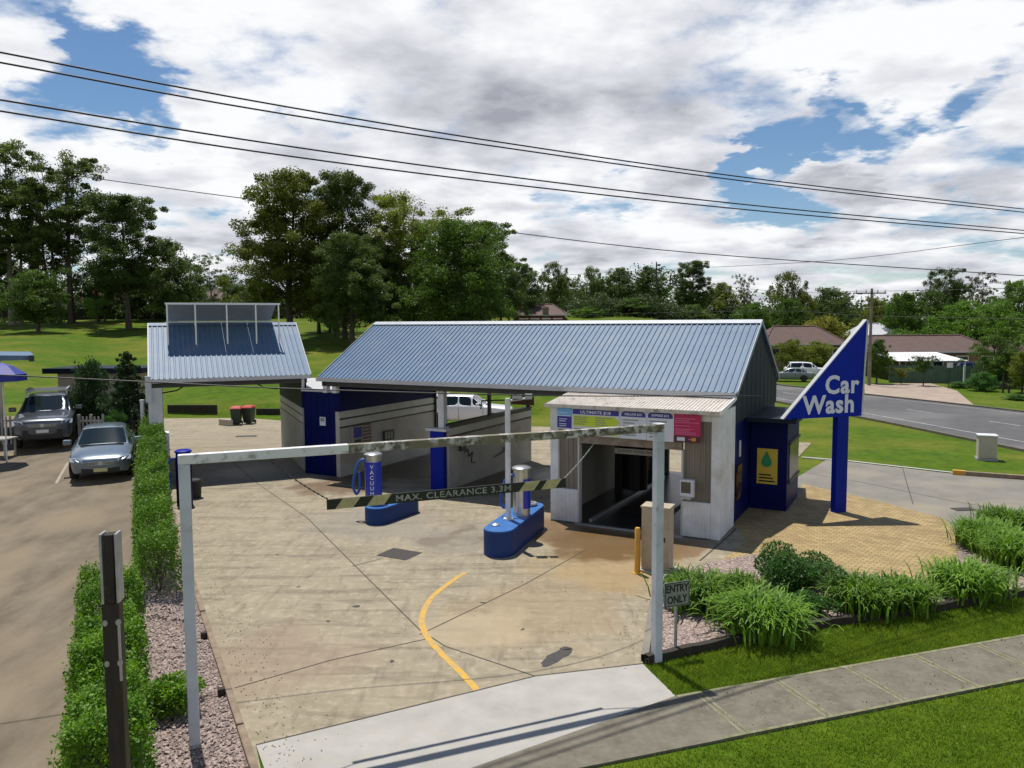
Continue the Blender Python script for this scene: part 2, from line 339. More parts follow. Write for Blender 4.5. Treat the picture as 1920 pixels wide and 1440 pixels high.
# ------------------------------------------------------------------ tree kinds
def tree_proto(seed, h, crown0, spread, nl, n_leaf, leaf, trunk_r, shape='gum', clump=.16, stems=1, droop=0.2, flat=.7):
    g = np.random.default_rng(seed); tb = MB(); ctr = []
    for st in range(stems):
        off = np.array([0, 0]) if st == 0 else g.normal(size=2)*spread*.22
        lean = g.normal(size=2)*.03*h + off*.5
        path = []
        hh = h*(1 if st == 0 else .75+.2*g.random())
        for i in range(7):
            t = i/6; path.append(Vector((off[0]+lean[0]*t**1.5+g.normal()*.008*h*t, off[1]+lean[1]*t**1.5+g.normal()*.008*h*t, hh*.93*t)))
        tr = trunk_r*(1 if st == 0 else .75)
        tb.tube(path, [tr*(1.25 if i == 0 else 1-.85*i/6) for i in range(7)], 7)
        for k in range(nl//stems):
            t = crown0+(1-crown0)*(k+g.random()*.8)/(nl/stems)
            t = min(t, .97)
            i = min(int(t*6), 5); q = path[i].lerp(path[i+1], t*6-i)
            az = k*2.4+g.random()*1.2
            u = (t-crown0)/(1-crown0)
            if shape == 'gum': rad = spread*(.45+.75*math.sin(math.pi*min(1, .25+.7*u)))*(.55+.55*g.random())*.62; rise = .10*h*(.3+g.random())
            elif shape == 'umbrella': rad = spread*(.25+.85*u)*(.5+.5*g.random())*.95; rise = .12*h*g.random()+.05*h*(1-u)
            elif shape == 'cone': rad = spread*(1-u)*.9+.05; rise = .02*h
            else: rad = spread*math.sqrt(max(.05, 1-(2*u-.85)**2))*(.55+.45*g.random())*.85; rise = .05*h*g.random()
            e = Vector((q.x+rad*math.cos(az), q.y+rad*math.sin(az), min(q.z+rise, h*.97)))
            mid = q.lerp(e, .5)+Vector((0, 0, .02*h*g.normal()))
            r0 = max(.03, tr*(1-.85*t)*.55)
            tb.tube([q, mid, e], [r0, r0*.6, r0*.25], 5, caps=False)
            ctr.append((e, 1.0)); 
            if rad > spread*.45: ctr.append((q.lerp(e, .6)+Vector(g.normal(size=3))*spread*.1, .8))
            for s2 in range(4):
                e2 = e+Vector((g.normal()*spread*.24, g.normal()*spread*.24, g.normal()*spread*.13)); 
                e2.z = min(e2.z, h*.97)
                tb.tube([mid, e2], [r0*.4, r0*.15], 4, caps=False); ctr.append((e2, .35+.4*g.random()))
        ctr.append((path[-1]+Vector((0, 0, h*.03)), .9))
    if shape == 'cone': ctr = [(c, s*(1.25-c.z/h)) for c, s in ctr]
    per = max(8, n_leaf//len(ctr)); cr = clump*spread*2
    pts = [blob(g, c, cr*s*(.75+.5*g.random()), int(per*(.6+.8*g.random())), flat, .35) for c, s in ctr]
    pos = np.concatenate(pts); pos = pos[pos[:, 2] > .03*h]
    return cards(pos, np.full(len(pos), leaf), .55, g, droop), tb
PROTO = {}
def proto(key, bark, **k):
    v, tb = tree_proto(**k)
    me = np_mesh('crown', v, 4, FOL['gum'])
    t = tb.build('trunk', bark, smooth=True); tm = t.data; bpy.data.objects.remove(t)
    PROTO[key] = (me, tm, k['h'], k['spread'])
proto('tallA', M['pale_bark'], seed=1, h=26, crown0=0.36, spread=6.0, nl=34, n_leaf=50000, leaf=0.27, trunk_r=.38, clump=0.115, stems=2)
proto('tallB', M['bark'], seed=2, h=26, crown0=0.3, spread=6.5, nl=46, n_leaf=52000, leaf=0.27, trunk_r=.34, clump=0.105, stems=4)
proto('bigA', M['bark'], seed=3, h=19, crown0=0.17, spread=5.8, nl=52, n_leaf=80000, leaf=0.25, trunk_r=.40, clump=0.15, stems=2)
proto('bigB', M['bark'], seed=4, h=19, crown0=0.22, spread=5.2, nl=44, n_leaf=60000, leaf=0.25, trunk_r=.36, clump=0.14, stems=1)
proto('open', M['pale_bark'], seed=5, h=17, crown0=0.36, spread=5.6, nl=40, n_leaf=42000, leaf=0.25, trunk_r=.30, shape='umbrella', clump=0.125, stems=2)
proto('dense', M['bark'], seed=6, h=15, crown0=0.06, spread=5.5, nl=56, n_leaf=62000, leaf=0.25, trunk_r=.35, shape='round', clump=0.17, droop=.9)
proto('roundA', M['bark'], seed=7, h=10, crown0=.16, spread=4.2, nl=38, n_leaf=24000, leaf=0.25, trunk_r=.25, shape='round', clump=0.16)
proto('roundB', M['bark'], seed=8, h=10, crown0=.22, spread=4.6, nl=36, n_leaf=24000, leaf=0.25, trunk_r=.25, shape='round', clump=0.15, stems=2)
proto('sparse', M['pale_bark'], seed=9, h=14, crown0=.35, spread=3.6, nl=24, n_leaf=6500, leaf=0.24, trunk_r=.2, shape='umbrella', clump=0.1, stems=2)
proto('bush', M['bark'], seed=10, h=3, crown0=.03, spread=1.7, nl=26, n_leaf=16000, leaf=0.12, trunk_r=.06, shape='round', clump=0.2)
proto('cone', M['bark'], seed=12, h=4.2, crown0=.03, spread=1.25, nl=40, n_leaf=22000, leaf=0.1, trunk_r=.09, shape='cone', clump=.20, droop=-.6)
proto('small', M['bark'], seed=13, h=5, crown0=.42, spread=2.0, nl=18, n_leaf=6000, leaf=0.15, trunk_r=.09, shape='umbrella', clump=0.17)
def plant(key, fol, px, Y, top, name, label, cat='tree', width=None, rz=None, base=None, group=None):
    crown, trunk, h0, sp = PROTO[key]
    p = XT(px, Y)
    if base is not None: p.z = base
    h = W(px, top, Y).z-p.z
    s = h/h0/.985; sx = s if width is None else (width*Y/FPX)/(2*sp*1.05)
    o = thing(name, label, cat, p, rnd.random()*6.28 if rz is None else rz, group); o.scale = (sx, sx, s)
    t = bpy.data.objects.new('trunk', trunk); c = bpy.data.objects.new('crown', crown)
    for q in (t, c): C.objects.link(q); q.parent = o
    c.material_slots[0].link = 'OBJECT'; c.material_slots[0].material = FOL[fol]
    return o

# ------------------------------------------------------------------ ground, paving, road
def ground_mesh():
    xs = sorted(set(list(np.arange(-70, 90.1, 1.5))+[-3000, -1500, -800, -500, -350, -250, -180, -140, -110, -90, -80, 100, 115, 135, 160, 200, 260, 350, 500, 800, 1500, 3000]))
    ys = sorted(set(list(np.arange(-6, 60, 1.0))+list(np.arange(60, 140, 3.0))+[-200, -60, -25, 140, 150, 165, 185, 210, 250, 300, 400, 600, 1000, 2000, 4000]))
    b = MB(); nx = len(xs)
    b.v = [(x, y, T(x, y)) for y in ys for x in xs]
    b.f = [(j*nx+i, j*nx+i+1, (j+1)*nx+i+1, (j+1)*nx+i) for j in range(len(ys)-1) for i in range(nx-1)]; b.mi = [0]*len(b.f)
    m = pm('meadow_grass', (.038, .085, .004), (.080, .130, .007), 1.1, .95, lo=.32, hi=.68, c3=(.135, .140, .018), scale3=.16, lo3=.45, hi3=.70, bump=.7, bscale=11, spec=.1, detail=10)
    n_, l_ = m.node_tree.nodes, m.node_tree.links; bs = n_['Principled BSDF']; c0_ = bs.inputs['Base Color'].links[0].from_socket
    t_ = n_.new('ShaderNodeTexNoise'); t_.inputs['Scale'].default_value = 7; t_.inputs['Detail'].default_value = 8; t_.inputs['Roughness'].default_value = .8; mp_ = n_.new('ShaderNodeMapping'); mp_.inputs['Scale'].default_value = (.35, 1, 1); l_.new(n_.new('ShaderNodeNewGeometry').outputs['Position'], mp_.inputs['Vector']); l_.new(mp_.outputs[0], t_.inputs['Vector'])
    r_ = n_.new('ShaderNodeMapRange'); r_.inputs['From Min'].default_value = .3; r_.inputs['From Max'].default_value = .7; r_.inputs['To Min'].default_value = .55; r_.inputs['To Max'].default_value = 1.4; l_.new(t_.outputs['Fac'], r_.inputs['Value'])
    h_ = n_.new('ShaderNodeHueSaturation'); l_.new(c0_, h_.inputs['Color']); l_.new(r_.outputs[0], h_.inputs['Value']); l_.new(h_.outputs[0], bs.inputs['Base Color'])
    o = b.build('ground', m, smooth=True); o['kind'] = 'structure'
    return o
ground_mesh()

def concrete_mat():
    m = pm('stained_concrete', (.262, .224, .158), (.185, .157, .108), 1.1, .8, lo=.3, hi=.7, c3=(.30, .258, .185), scale3=5, lo3=.5, hi3=.75, bump=.3, bscale=55, detail=11, spec=.3)
    n, l = m.node_tree.nodes, m.node_tree.links; b = n['Principled BSDF']
    col = b.inputs['Base Color'].links[0].from_socket; pos = n.new('ShaderNodeNewGeometry').outputs['Position']
    for sc_, dark, a0, a1 in (((.22, 1.6, 1), .66, .50, .66), ((3.2, .5, 1), .72, .52, .70), ((16, 16, 1), .72, .56, .74)):    # drag marks, run-off streaks, grit
        mp = n.new('ShaderNodeMapping'); mp.inputs['Rotation'].default_value = (0, 0, R(22)); mp.inputs['Scale'].default_value = sc_; l.new(pos, mp.inputs['Vector'])
        tn_ = n.new('ShaderNodeTexNoise'); tn_.inputs['Scale'].default_value = 1.3; tn_.inputs['Detail'].default_value = 9; tn_.inputs['Roughness'].default_value = .7; l.new(mp.outputs[0], tn_.inputs['Vector'])
        mr = n.new('ShaderNodeMapRange'); mr.inputs['From Min'].default_value = a0; mr.inputs['From Max'].default_value = a1; mr.inputs['To Min'].default_value = 1.06; mr.inputs['To Max'].default_value = dark; l.new(tn_.outputs['Fac'], mr.inputs['Value'])
        hv = n.new('ShaderNodeHueSaturation'); l.new(col, hv.inputs['Color']); l.new(mr.outputs[0], hv.inputs['Value']); col = hv.outputs[0]
    nz = n.new('ShaderNodeTexNoise'); nz.inputs['Scale'].default_value = .9; nz.inputs['Detail'].default_value = 6; l.new(pos, nz.inputs['Vector'])
    sub = n.new('ShaderNodeVectorMath'); sub.operation = 'SUBTRACT'; l.new(nz.outputs['Color'], sub.inputs[0]); sub.inputs[1].default_value = (.5, .5, .5)
    mad = n.new('ShaderNodeVectorMath'); mad.operation = 'MULTIPLY_ADD'; l.new(sub.outputs[0], mad.inputs[0]); mad.inputs[1].default_value = (3.2, 3.2, 0); l.new(pos, mad.inputs[2])
    rough = None
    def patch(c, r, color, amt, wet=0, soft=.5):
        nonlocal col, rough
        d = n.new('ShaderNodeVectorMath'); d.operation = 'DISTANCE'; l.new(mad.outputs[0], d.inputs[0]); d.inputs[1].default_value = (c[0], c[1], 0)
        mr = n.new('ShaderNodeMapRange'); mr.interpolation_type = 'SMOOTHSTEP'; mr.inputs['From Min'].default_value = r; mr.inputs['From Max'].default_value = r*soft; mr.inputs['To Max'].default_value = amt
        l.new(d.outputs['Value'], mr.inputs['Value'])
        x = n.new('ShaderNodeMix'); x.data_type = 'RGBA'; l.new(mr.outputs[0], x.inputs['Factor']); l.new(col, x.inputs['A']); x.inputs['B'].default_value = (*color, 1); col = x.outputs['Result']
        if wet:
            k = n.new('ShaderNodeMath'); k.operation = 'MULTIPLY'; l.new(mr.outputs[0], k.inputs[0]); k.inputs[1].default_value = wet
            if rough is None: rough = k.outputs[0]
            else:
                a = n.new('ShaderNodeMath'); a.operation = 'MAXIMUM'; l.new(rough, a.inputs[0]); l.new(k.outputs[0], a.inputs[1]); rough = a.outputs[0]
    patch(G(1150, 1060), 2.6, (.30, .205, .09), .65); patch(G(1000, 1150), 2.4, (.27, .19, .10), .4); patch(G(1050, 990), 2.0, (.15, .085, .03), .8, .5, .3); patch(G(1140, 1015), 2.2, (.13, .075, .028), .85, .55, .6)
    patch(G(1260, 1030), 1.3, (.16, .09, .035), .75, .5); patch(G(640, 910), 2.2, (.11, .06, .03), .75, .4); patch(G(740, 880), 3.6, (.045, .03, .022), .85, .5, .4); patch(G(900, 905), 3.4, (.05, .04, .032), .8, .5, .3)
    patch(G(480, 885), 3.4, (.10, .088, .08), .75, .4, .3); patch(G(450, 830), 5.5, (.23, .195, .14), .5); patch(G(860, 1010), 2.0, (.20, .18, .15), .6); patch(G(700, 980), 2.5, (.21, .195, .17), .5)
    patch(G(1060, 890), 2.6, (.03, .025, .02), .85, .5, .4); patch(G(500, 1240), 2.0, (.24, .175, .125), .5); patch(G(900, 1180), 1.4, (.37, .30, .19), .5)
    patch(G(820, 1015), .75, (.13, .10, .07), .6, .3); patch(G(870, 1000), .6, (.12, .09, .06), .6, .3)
    l.new(col, b.inputs['Base Color'])
    iv = n.new('ShaderNodeMath'); iv.operation = 'SUBTRACT'; iv.inputs[0].default_value = .82; l.new(rough, iv.inputs[1]); l.new(iv.outputs[0], b.inputs['Roughness'])
    return m
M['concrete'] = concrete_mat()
edge = [(455, 1358), (320, 960)]
sl0, sl1 = G(455, 1358), G(322, 962)
sdir = (sl1-sl0).normalized()
cr_l = G(640, 1358)
A_ = G(480, 1397.5)
snl = Vector((-sdir.y, sdir.x, 0))*.10
site = [A_+snl-sdir*1.5, A_, cr_l, G(1005, 1268), G(1205, 1245), G(1225, 1114), G(1250, 1080), G(1345, 1057), G(1402, 1014), L(.1, 2.2), L(.0, 9.3), L(.0, 20), Vector((4, 45.5, 0)), Vector((-3, 47, 0)), Vector((-12, 48, 0)), Vector((-17.5, 51, 0)), Vector((-23, 51, 0)), Vector((-20, 44, 0)), Vector((-15.4, 33.5, 0)), sl1+snl]
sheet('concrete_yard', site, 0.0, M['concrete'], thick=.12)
u_fp = Vector((math.cos(R(18.3)), math.sin(R(18.3)), 0)); v_fp = Vector((-u_fp.y, u_fp.x, 0))
fpU = G(1267, 1306); fpL = G(1504, 1358)
wfp = (fpU-fpL).dot(v_fp)
fpE = G(1120, 1358); fpD = (fpE-fpU); fpK = (wfp/ -fpD.dot(v_fp)); fpZ = fpU+fpD*fpK
cross_ = [A_, cr_l, G(1005, 1268), G(1205, 1245), fpU, fpZ, fpZ-v_fp*2.5-u_fp*1.0, A_-v_fp*3.4-u_fp*.2, A_-sdir*3.5]
sheet('concrete_crossover', cross_, .006, M['new_concrete'], thick=.1)
b = MB(); strip(b, [A_, cr_l, G(1005, 1268), G(1205, 1245)], .03, .010)
for ln in ([(575, 970), (690, 1085), (787, 1181), (835, 1212), (1010, 1270)], [(787, 1190), (985, 1095), (1100, 1030)], [(660, 1062), (717, 1047)], [(440, 1290), (620, 1238), (800, 1198)], [(330, 842), (520, 833)], [(575, 970), (480, 905), (430, 860)]):
    strip(b, [G(*p) for p in ln], .028, .004)
strip(b, [G(1312, 1052), G(1372, 1000), L(.12, 1.6)], .05, .005)
b.build('concrete_joint', M['joint'])['kind'] = 'structure'
def smooth_line(pts, k=6):
    out = []
    for i in range(len(pts)-1):
        p0, p1, p2, p3 = (Vector(pts[max(0, min(len(pts)-1, j))]) for j in (i-1, i, i+1, i+2))
        for s in range(k):
            t = s/k; out.append(.5*((2*p1)+(p2-p0)*t+(2*p0-5*p1+4*p2-p3)*t*t+(3*p1-p0-3*p2+p3)*t**3))
    return out+[Vector(pts[-1])]
b = MB(); strip(b, smooth_line([G(872, 1074), G(850, 1088), G(810, 1120), G(791, 1160), G(800, 1192), G(828, 1226), G(865, 1262), G(895, 1295)]), .13, .005)
b.build('curved_yellow_line', M['line_yellow'])['kind'] = 'structure'
b = MB()
strip(b, [G(372+i*60, 903-i*4) for i in range(3)], .05, .004)
strip(b, [L(-15.3, 1.2), L(-11.1, .9)], .10, .004); strip(b, [L(-10.2, .9), L(-6.0, .6)], .10, .004)
b.build('bay_line', pm('bay_line_paint', (.45, .36, .22), (.22, .17, .11), 6, .8, lo=.4, hi=.6))['kind'] = 'structure'
pd = G(1043, 1232)
def stain(name, c, lx, ly, ang, seed, m):
    g = random.Random(seed); ph = [g.random()*6 for _ in range(4)]; pts_ = []
    for i in range(40):
        a = R(i*9); r_ = 1+.16*math.sin(2*a+ph[0])+.10*math.sin(3*a+ph[1])+.06*math.sin(7*a+ph[2])+.03*math.sin(13*a+ph[3]); x, y = r_*lx*math.cos(a), r_*ly*math.sin(a)
        pts_.append((c.x+x*math.cos(ang)-y*math.sin(ang), c.y+x*math.sin(ang)+y*math.cos(ang), .004))
    b = MB(); b.poly(pts_); o = b.build(name, m); o['kind'] = 'structure'
M['oil'] = pm('oil_stain', (.035, .032, .03), (.06, .052, .045), 9, .35)
stain('oil_stain', pd, .40, .17, R(52), 3, M['oil']); stain('oil_stain', G(1060, 1216), .12, .07, R(30), 5, M['oil'])
for k_, (px_, py_, sz) in enumerate(((668, 1137, .10), (560, 1100, .05), (615, 1165, .06), (905, 1130, .06), (980, 1180, .05), (735, 1240, .06), (520, 1040, .05))): stain('oil_stain', G(px_, py_), sz, sz*.6, k_, k_, M['oil'])
def grate(name, px, py, w, d, ang, label):
    c = G(px, py); b = MB(); b.box(-w/2, w/2, -d/2, d/2, .002, .012)
    for i in range(int(w/.08)): b.box(-w/2+.03+i*.08, -w/2+.06+i*.08, -d/2+.03, d/2-.03, .012, .017)
    o = b.build(name, M['drain']); o.location = c; o.rotation_euler = (0, 0, ang); tag(o, label, 'drain')
grate('drain_grate', 749, 1039, .95, .75, -TH, 'square dark drain grate set in the concrete in front of the blue planter island')
grate('drain_grate', 462, 818, 1.1, .5, R(10), 'long drain grate in the yard seen through the small solar roofed bay')
grate('drain_grate', 1807, 955, .7, .4, R(5), 'drain grate in the grey exit driveway near the garden end')
# car park on the left
b = MB()
def lz(y): return -0.03+max(0, .06*(y-9))+.025
ysl = [-6, 2, 9, 12, 16, 20, 24, 28, 31.5, 34.5, 38]
hedge_x = lambda y: -4.3-(y-11.6)*.5-(2.5 if y < 15.3 else 1.35 if y < 24 else 1.0)
vs = [];
for y in ysl: vs += [(-38, y, lz(y)), (hedge_x(y)+(.0), y, lz(y))]
b.add(vs, [(2*i, 2*i+1, 2*i+3, 2*i+2) for i in range(len(ysl)-1)])
b.build('car_park', M['lot'])['kind'] = 'structure'
b = MB(); bl = [GT(128, 868), GT(105, 908)]
b.add([(p.x+dx, p.y, lz(p.y)+.004) for p in bl for dx in (-.05, .05)], [(0, 1, 3, 2)])
b.build('parking_line', pm('faded_parking_line', (.34, .30, .24), (.19, .155, .11), 9, .8, lo=.42, hi=.6))['kind'] = 'structure'
# gravel strip beside the driveway
def gravel_mat():
    m = pm('pink_grey_gravel', (.30, .23, .19), rough=.9); n, l = m.node_tree.nodes, m.node_tree.links; b = n['Principled BSDF']
    v = n.new('ShaderNodeTexVoronoi'); v.inputs['Scale'].default_value = 26; l.new(n.new('ShaderNodeNewGeometry').outputs['Position'], v.inputs['Vector'])
    r = n.new('ShaderNodeValToRGB'); e = r.color_ramp.elements; e[0].color = (.09, .065, .06, 1); e[0].position = .1; e[1].color = (.44, .36, .30, 1); e[1].position = .9
    k = e.new(.5); k.color = (.26, .19, .17, 1); l.new(v.outputs['Color'], r.inputs[0]); l.new(r.outputs[0], b.inputs['Base Color'])
    bp = n.new('ShaderNodeBump'); bp.inputs['Strength'].default_value = .8; bp.inputs['Distance'].default_value = .03; bp.invert = True; l.new(v.outputs['Distance'], bp.inputs['Height']); l.new(bp.outputs[0], b.inputs['Normal'])
    return m
M['gravel'] = gravel_mat()
b = MB(); ysg = [6, 9, 12, 15, 18, 21, 24, 27, 30]
vs = []
for y in ysg:
    xr = -4.21-(y-11.64)*.5-.13; xm = hedge_x(y)+.1
    vs += [(xm, y, lz(y)+.02), (xr, y, .14 if y > 8 else .05)]
b.add(vs, [(2*i, 2*i+1, 2*i+3, 2*i+2) for i in range(len(ysg)-1)])
b.build('gravel_bed', M['gravel'])['kind'] = 'stuff'
def pebbles(name, n, sampler, m):
    pos = np.array([sampler() for _ in range(n)]); s = .012+.02*rng.random(n)
    base = np.array([(1,0,0),(0,1,0),(-1,0,0),(0,-1,0),(0,0,.7),(0,0,-.7)]); fs = [(0,1,4),(1,2,4),(2,3,4),(3,0,4)]
    ang = rng.random(n)*6.28; ca, sa = np.cos(ang), np.sin(ang); st = .7+.6*rng.random((n, 3))
    vv = base[None]*st[:, None]*s[:, None, None]; x = vv[..., 0]*ca[:, None]-vv[..., 1]*sa[:, None]; y = vv[..., 0]*sa[:, None]+vv[..., 1]*ca[:, None]
    vv = np.stack([x, y, vv[..., 2]], -1)+pos[:, None]
    tri = np.concatenate([vv[:, list(f)] for f in fs], 1).reshape(-1, 3)
    o = bpy.data.objects.new(name, np_mesh(name, tri, 3, m)); C.objects.link(o); o['kind'] = 'stuff'; return o
M['pebble'] = pm('pebble_stone', (.50, .41, .36), (.14, .10, .09), 30, .85, lo=.42, hi=.58)
def s_left():
    y = 9+rnd.random()*9; a = rnd.random(); xr = -4.21-(y-11.64)*.5-.15; xm = hedge_x(y)+.1
    return (xm+(xr-xm)*a, y, (lz(y)+.02)*(1-a)+.14*a+.01)
pebbles('loose_gravel', 9000, s_left, M['pebble'])
# right-hand garden bed, pavers, exit driveway, lawns are the ground sheet
bed = [G(1209, 1241), G(1228, 1110), G(1252, 1076), G(1330, 1058), G(1410, 1043), G(1510, 1052), G(1600, 1078), G(1745, 1093), G(1797, 1050), G(1788, 992), G(1850, 972), G(1990, 965), G(2000, 1100), G(1920, 1112), G(1750, 1142), G(1505, 1179)]
sheet('mulch_bed', bed, .05, M['gravel'], 'stuff', .1)
pav = [G(1343, 1058), G(1400, 1014), L(-.1, 2.2), L(-.1, 7.3), L(1.2, 7.3), G(1503, 907), G(1640, 938), G(1769, 972), G(1790, 990), G(1799, 1048), G(1746, 1091), G(1600, 1076), G(1510, 1050), G(1410, 1041)]
def paver_mat():
    m = pm('yellow_pavers', (.40, .28, .12), rough=.85); n, l = m.node_tree.nodes, m.node_tree.links; b = n['Principled BSDF']
    mp = n.new('ShaderNodeMapping'); mp.inputs['Rotation'].default_value = (0, 0, R(40)); l.new(n.new('ShaderNodeNewGeometry').outputs['Position'], mp.inputs['Vector'])
    t = n.new('ShaderNodeTexBrick'); t.inputs['Scale'].default_value = 1; t.inputs['Brick Width'].default_value = .24; t.inputs['Row Height'].default_value = .12; t.inputs['Mortar Size'].default_value = .009; t.inputs['Bias'].default_value = -.1
    t.inputs['Color1'].default_value = (.37, .275, .12, 1); t.inputs['Color2'].default_value = (.25, .172, .072, 1); t.inputs['Mortar'].default_value = (.11, .075, .035, 1)
    l.new(mp.outputs[0], t.inputs['Vector'])
    nz = n.new('ShaderNodeTexNoise'); nz.inputs['Scale'].default_value = .9; nz.inputs['Detail'].default_value = 7; l.new(mp.outputs[0], nz.inputs['Vector'])
    mr = n.new('ShaderNodeMapRange'); mr.inputs['From Min'].default_value = .5; mr.inputs['From Max'].default_value = .72; mr.inputs['To Max'].default_value = .65; l.new(nz.outputs['Fac'], mr.inputs['Value'])
    x = n.new('ShaderNodeMix'); x.data_type = 'RGBA'; l.new(mr.outputs[0], x.inputs['Factor']); l.new(t.outputs['Color'], x.inputs['A']); x.inputs['B'].default_value = (.17, .115, .055, 1); l.new(x.outputs['Result'], b.inputs['Base Color'])
    bp = n.new('ShaderNodeBump'); bp.inputs['Strength'].default_value = .5; bp.inputs['Distance'].default_value = .01; bp.invert = True; l.new(t.outputs['Fac'], bp.inputs['Height']); l.new(bp.outputs[0], b.inputs['Normal'])
    return m
M['pavers'] = paver_mat()
sheet('yellow_paving', pav, .004, M['pavers'], thick=.1)
ex = [L(0, 5.5), L(2.0, 5.9), G(1640, 945), G(1769, 976), G(1790, 993), G(1850, 975), G(1990, 968), Vector((24.5, 27, 0)), Vector((25, 31, 0)), G(1921, 897), G(1787, 888), G(1591, 865.5), G(1503, 858), L(1.2, 15)]
sheet('exit_driveway', ex, -.004, M['exit_drive'], thick=.1)
b = MB()
strip(b, [G(1690, 868), G(1700, 905), G(1712, 945)], .03, .001); strip(b, [G(1503, 885), G(1620, 905), G(1790, 940), G(1921, 962)], .03, .001)
b.build('driveway_joint', M['joint'])['kind'] = 'structure'
b = MB(); strip(b, [G(1503, 857), G(1591, 864), G(1787, 886)], .16, .01)
b.build('driveway_edge', M['stripe'])['kind'] = 'structure'
# footpath by the street
b = MB(); b.prism([(fpU-u_fp*0).to_tuple()[:2], fpZ.to_tuple()[:2], (fpU-v_fp*wfp+u_fp*40).to_tuple()[:2], (fpU+u_fp*40).to_tuple()[:2]], -.08, .015)
b.build('footpath', M['footpath'])['kind'] = 'structure'
b = MB()
for pj in ((1279, 1316), (1455, 1273), (1613, 977+230), (1746, 1207)):
    q = G(*pj)
for i in range(14):
    q = fpU+u_fp*(.35+i*1.52)
    for o_ in (0, .10): strip(b, [q+u_fp*o_, q+u_fp*o_-v_fp*wfp], .045, .019)
strip(b, [fpU-v_fp*.03, fpU+u_fp*40-v_fp*.03], .07, .020); strip(b, [fpU-v_fp*(wfp-.03), fpU+u_fp*40-v_fp*(wfp-.03)], .06, .020)
b.build('footpath_joint', M['weedjoint'])['kind'] = 'structure'
# road on the right
near = [Vector(p) for p in ((27.5, -20, 0), (26.5, 10, 0), (25.4, 28, 0), (24.2, 36.8, 0), (22.2, 50, 0), (19, 64, 0), (12.5, 80, 0), (2, 97, 0), (-12, 112, 0))]
far_ = [Vector(p) for p in ((42, -20, 0), (40.5, 10, 0), (38, 36, 0), (34.2, 52, 0), (29.4, 65, 0), (24, 78, 0), (16, 90, 0), (5, 105, 0), (-9, 120, 0))]
ns, fs_ = smooth_line(near), smooth_line(far_)
def rz_(p): return max(T(p.x, p.y), T(p.x+.7, p.y), T(p.x, p.y+.7), T(p.x-.7, p.y))+.035
b = MB(); vs = []
for a, c in zip(ns, fs_):
    for k in range(9):
        q = a.lerp(c, k/8); vs.append((q.x, q.y, rz_(q)))
b.add(vs, [(9*i+k, 9*i+k+1, 9*i+k+10, 9*i+k+9) for i in range(len(ns)-1) for k in range(8)])
b.build('road', M['asphalt'], smooth=True)['kind'] = 'structure'
b = MB()
def road_strip(t, w, i0=0, i1=None, dash=False):
    pts = [a.lerp(c, t) for a, c in zip(ns, fs_)]
    for i in range(i0, (i1 or len(pts))-1):
        if dash and i % 3: continue
        p, q = pts[i], pts[i+1]; d = (q-p).normalized(); n_ = Vector((-d.y, d.x, 0))*w/2
        b.add([(p.x+n_.x, p.y+n_.y, rz_(p)+.008), (p.x-n_.x, p.y-n_.y, rz_(p)+.008), (q.x-n_.x, q.y-n_.y, rz_(q)+.008), (q.x+n_.x, q.y+n_.y, rz_(q)+.008)], [(0, 1, 2, 3)])
road_strip(.17, .12, 6, 40); road_strip(.55, .12, 6, 40, True); road_strip(.93, .10, 6, 40)
b.build('road_marking', M['road_white'])['kind'] = 'structure'
b = MB()
for i in range(6, 42):
    for side, seq in ((-1, ns), (1, fs_)):
        p, q = seq[i], seq[i+1]; o_ = Vector((side*.18, 0, 0)); zz = rz_(p); z2 = rz_(q)
        b.add([(p.x, p.y, zz-.1), (p.x+o_.x, p.y, zz-.1), (q.x+o_.x, q.y, z2-.1), (q.x, q.y, z2-.1), (p.x, p.y, zz+.10), (p.x+o_.x, p.y, zz+.10), (q.x+o_.x, q.y, z2+.10), (q.x, q.y, z2+.10)], [(4, 5, 6, 7), (0, 1, 5, 4), (2, 3, 7, 6), (1, 2, 6, 5), (3, 0, 4, 7)])
b.build('road_kerb', M['footpath'])['kind'] = 'structure'
# driveway of the house across the road
sheet('house_driveway', [Vector((29.8, 65.5, 0)), Vector((34.5, 76, 0)), Vector((41, 76, 0)), Vector((39, 68, 0)), Vector((33.2, 55.5, 0))], .02, pm('pinkish_drive', (.34, .27, .21), (.26, .20, .16), .8, .85), thick=.1)
# ------------------------------------------------------------------ car wash building (local axes: x' along the front, y' to the back)
def rib_slope(b, x0, x1, y0, z0, y1, z1, pitch=.2, h=.03, under=.05, mi=0):
    prof = []; x = x0
    while x < x1-1e-6:
        for dx, dz in ((0, 0), (.58*pitch, 0), (.66*pitch, h), (.88*pitch, h), (.96*pitch, 0)):
            if x+dx <= x1: prof.append((x+dx, dz))
        x += pitch
    prof.append((x1, 0)); d = Vector((0, y1-y0, z1-z0)).normalized(); nn = Vector((0, -d.z, d.y))
    if nn.z < 0: nn = -nn
    A0 = Vector((0, y0, z0)); A1 = Vector((0, y1, z1)); vs = []
    for px_, dz in prof:
        vs += [Vector((px_, 0, 0))+A0+nn*dz, Vector((px_, 0, 0))+A1+nn*dz]
    b.add(vs, [(2*i, 2*i+2, 2*i+3, 2*i+1) for i in range(len(prof)-1)], mi)
    q = [Vector((x0, 0, 0))+A0-nn*under, Vector((x1, 0, 0))+A0-nn*under, Vector((x1, 0, 0))+A1-nn*under, Vector((x0, 0, 0))+A1-nn*under]
    b.add(q, [(0, 1, 2, 3)], mi)
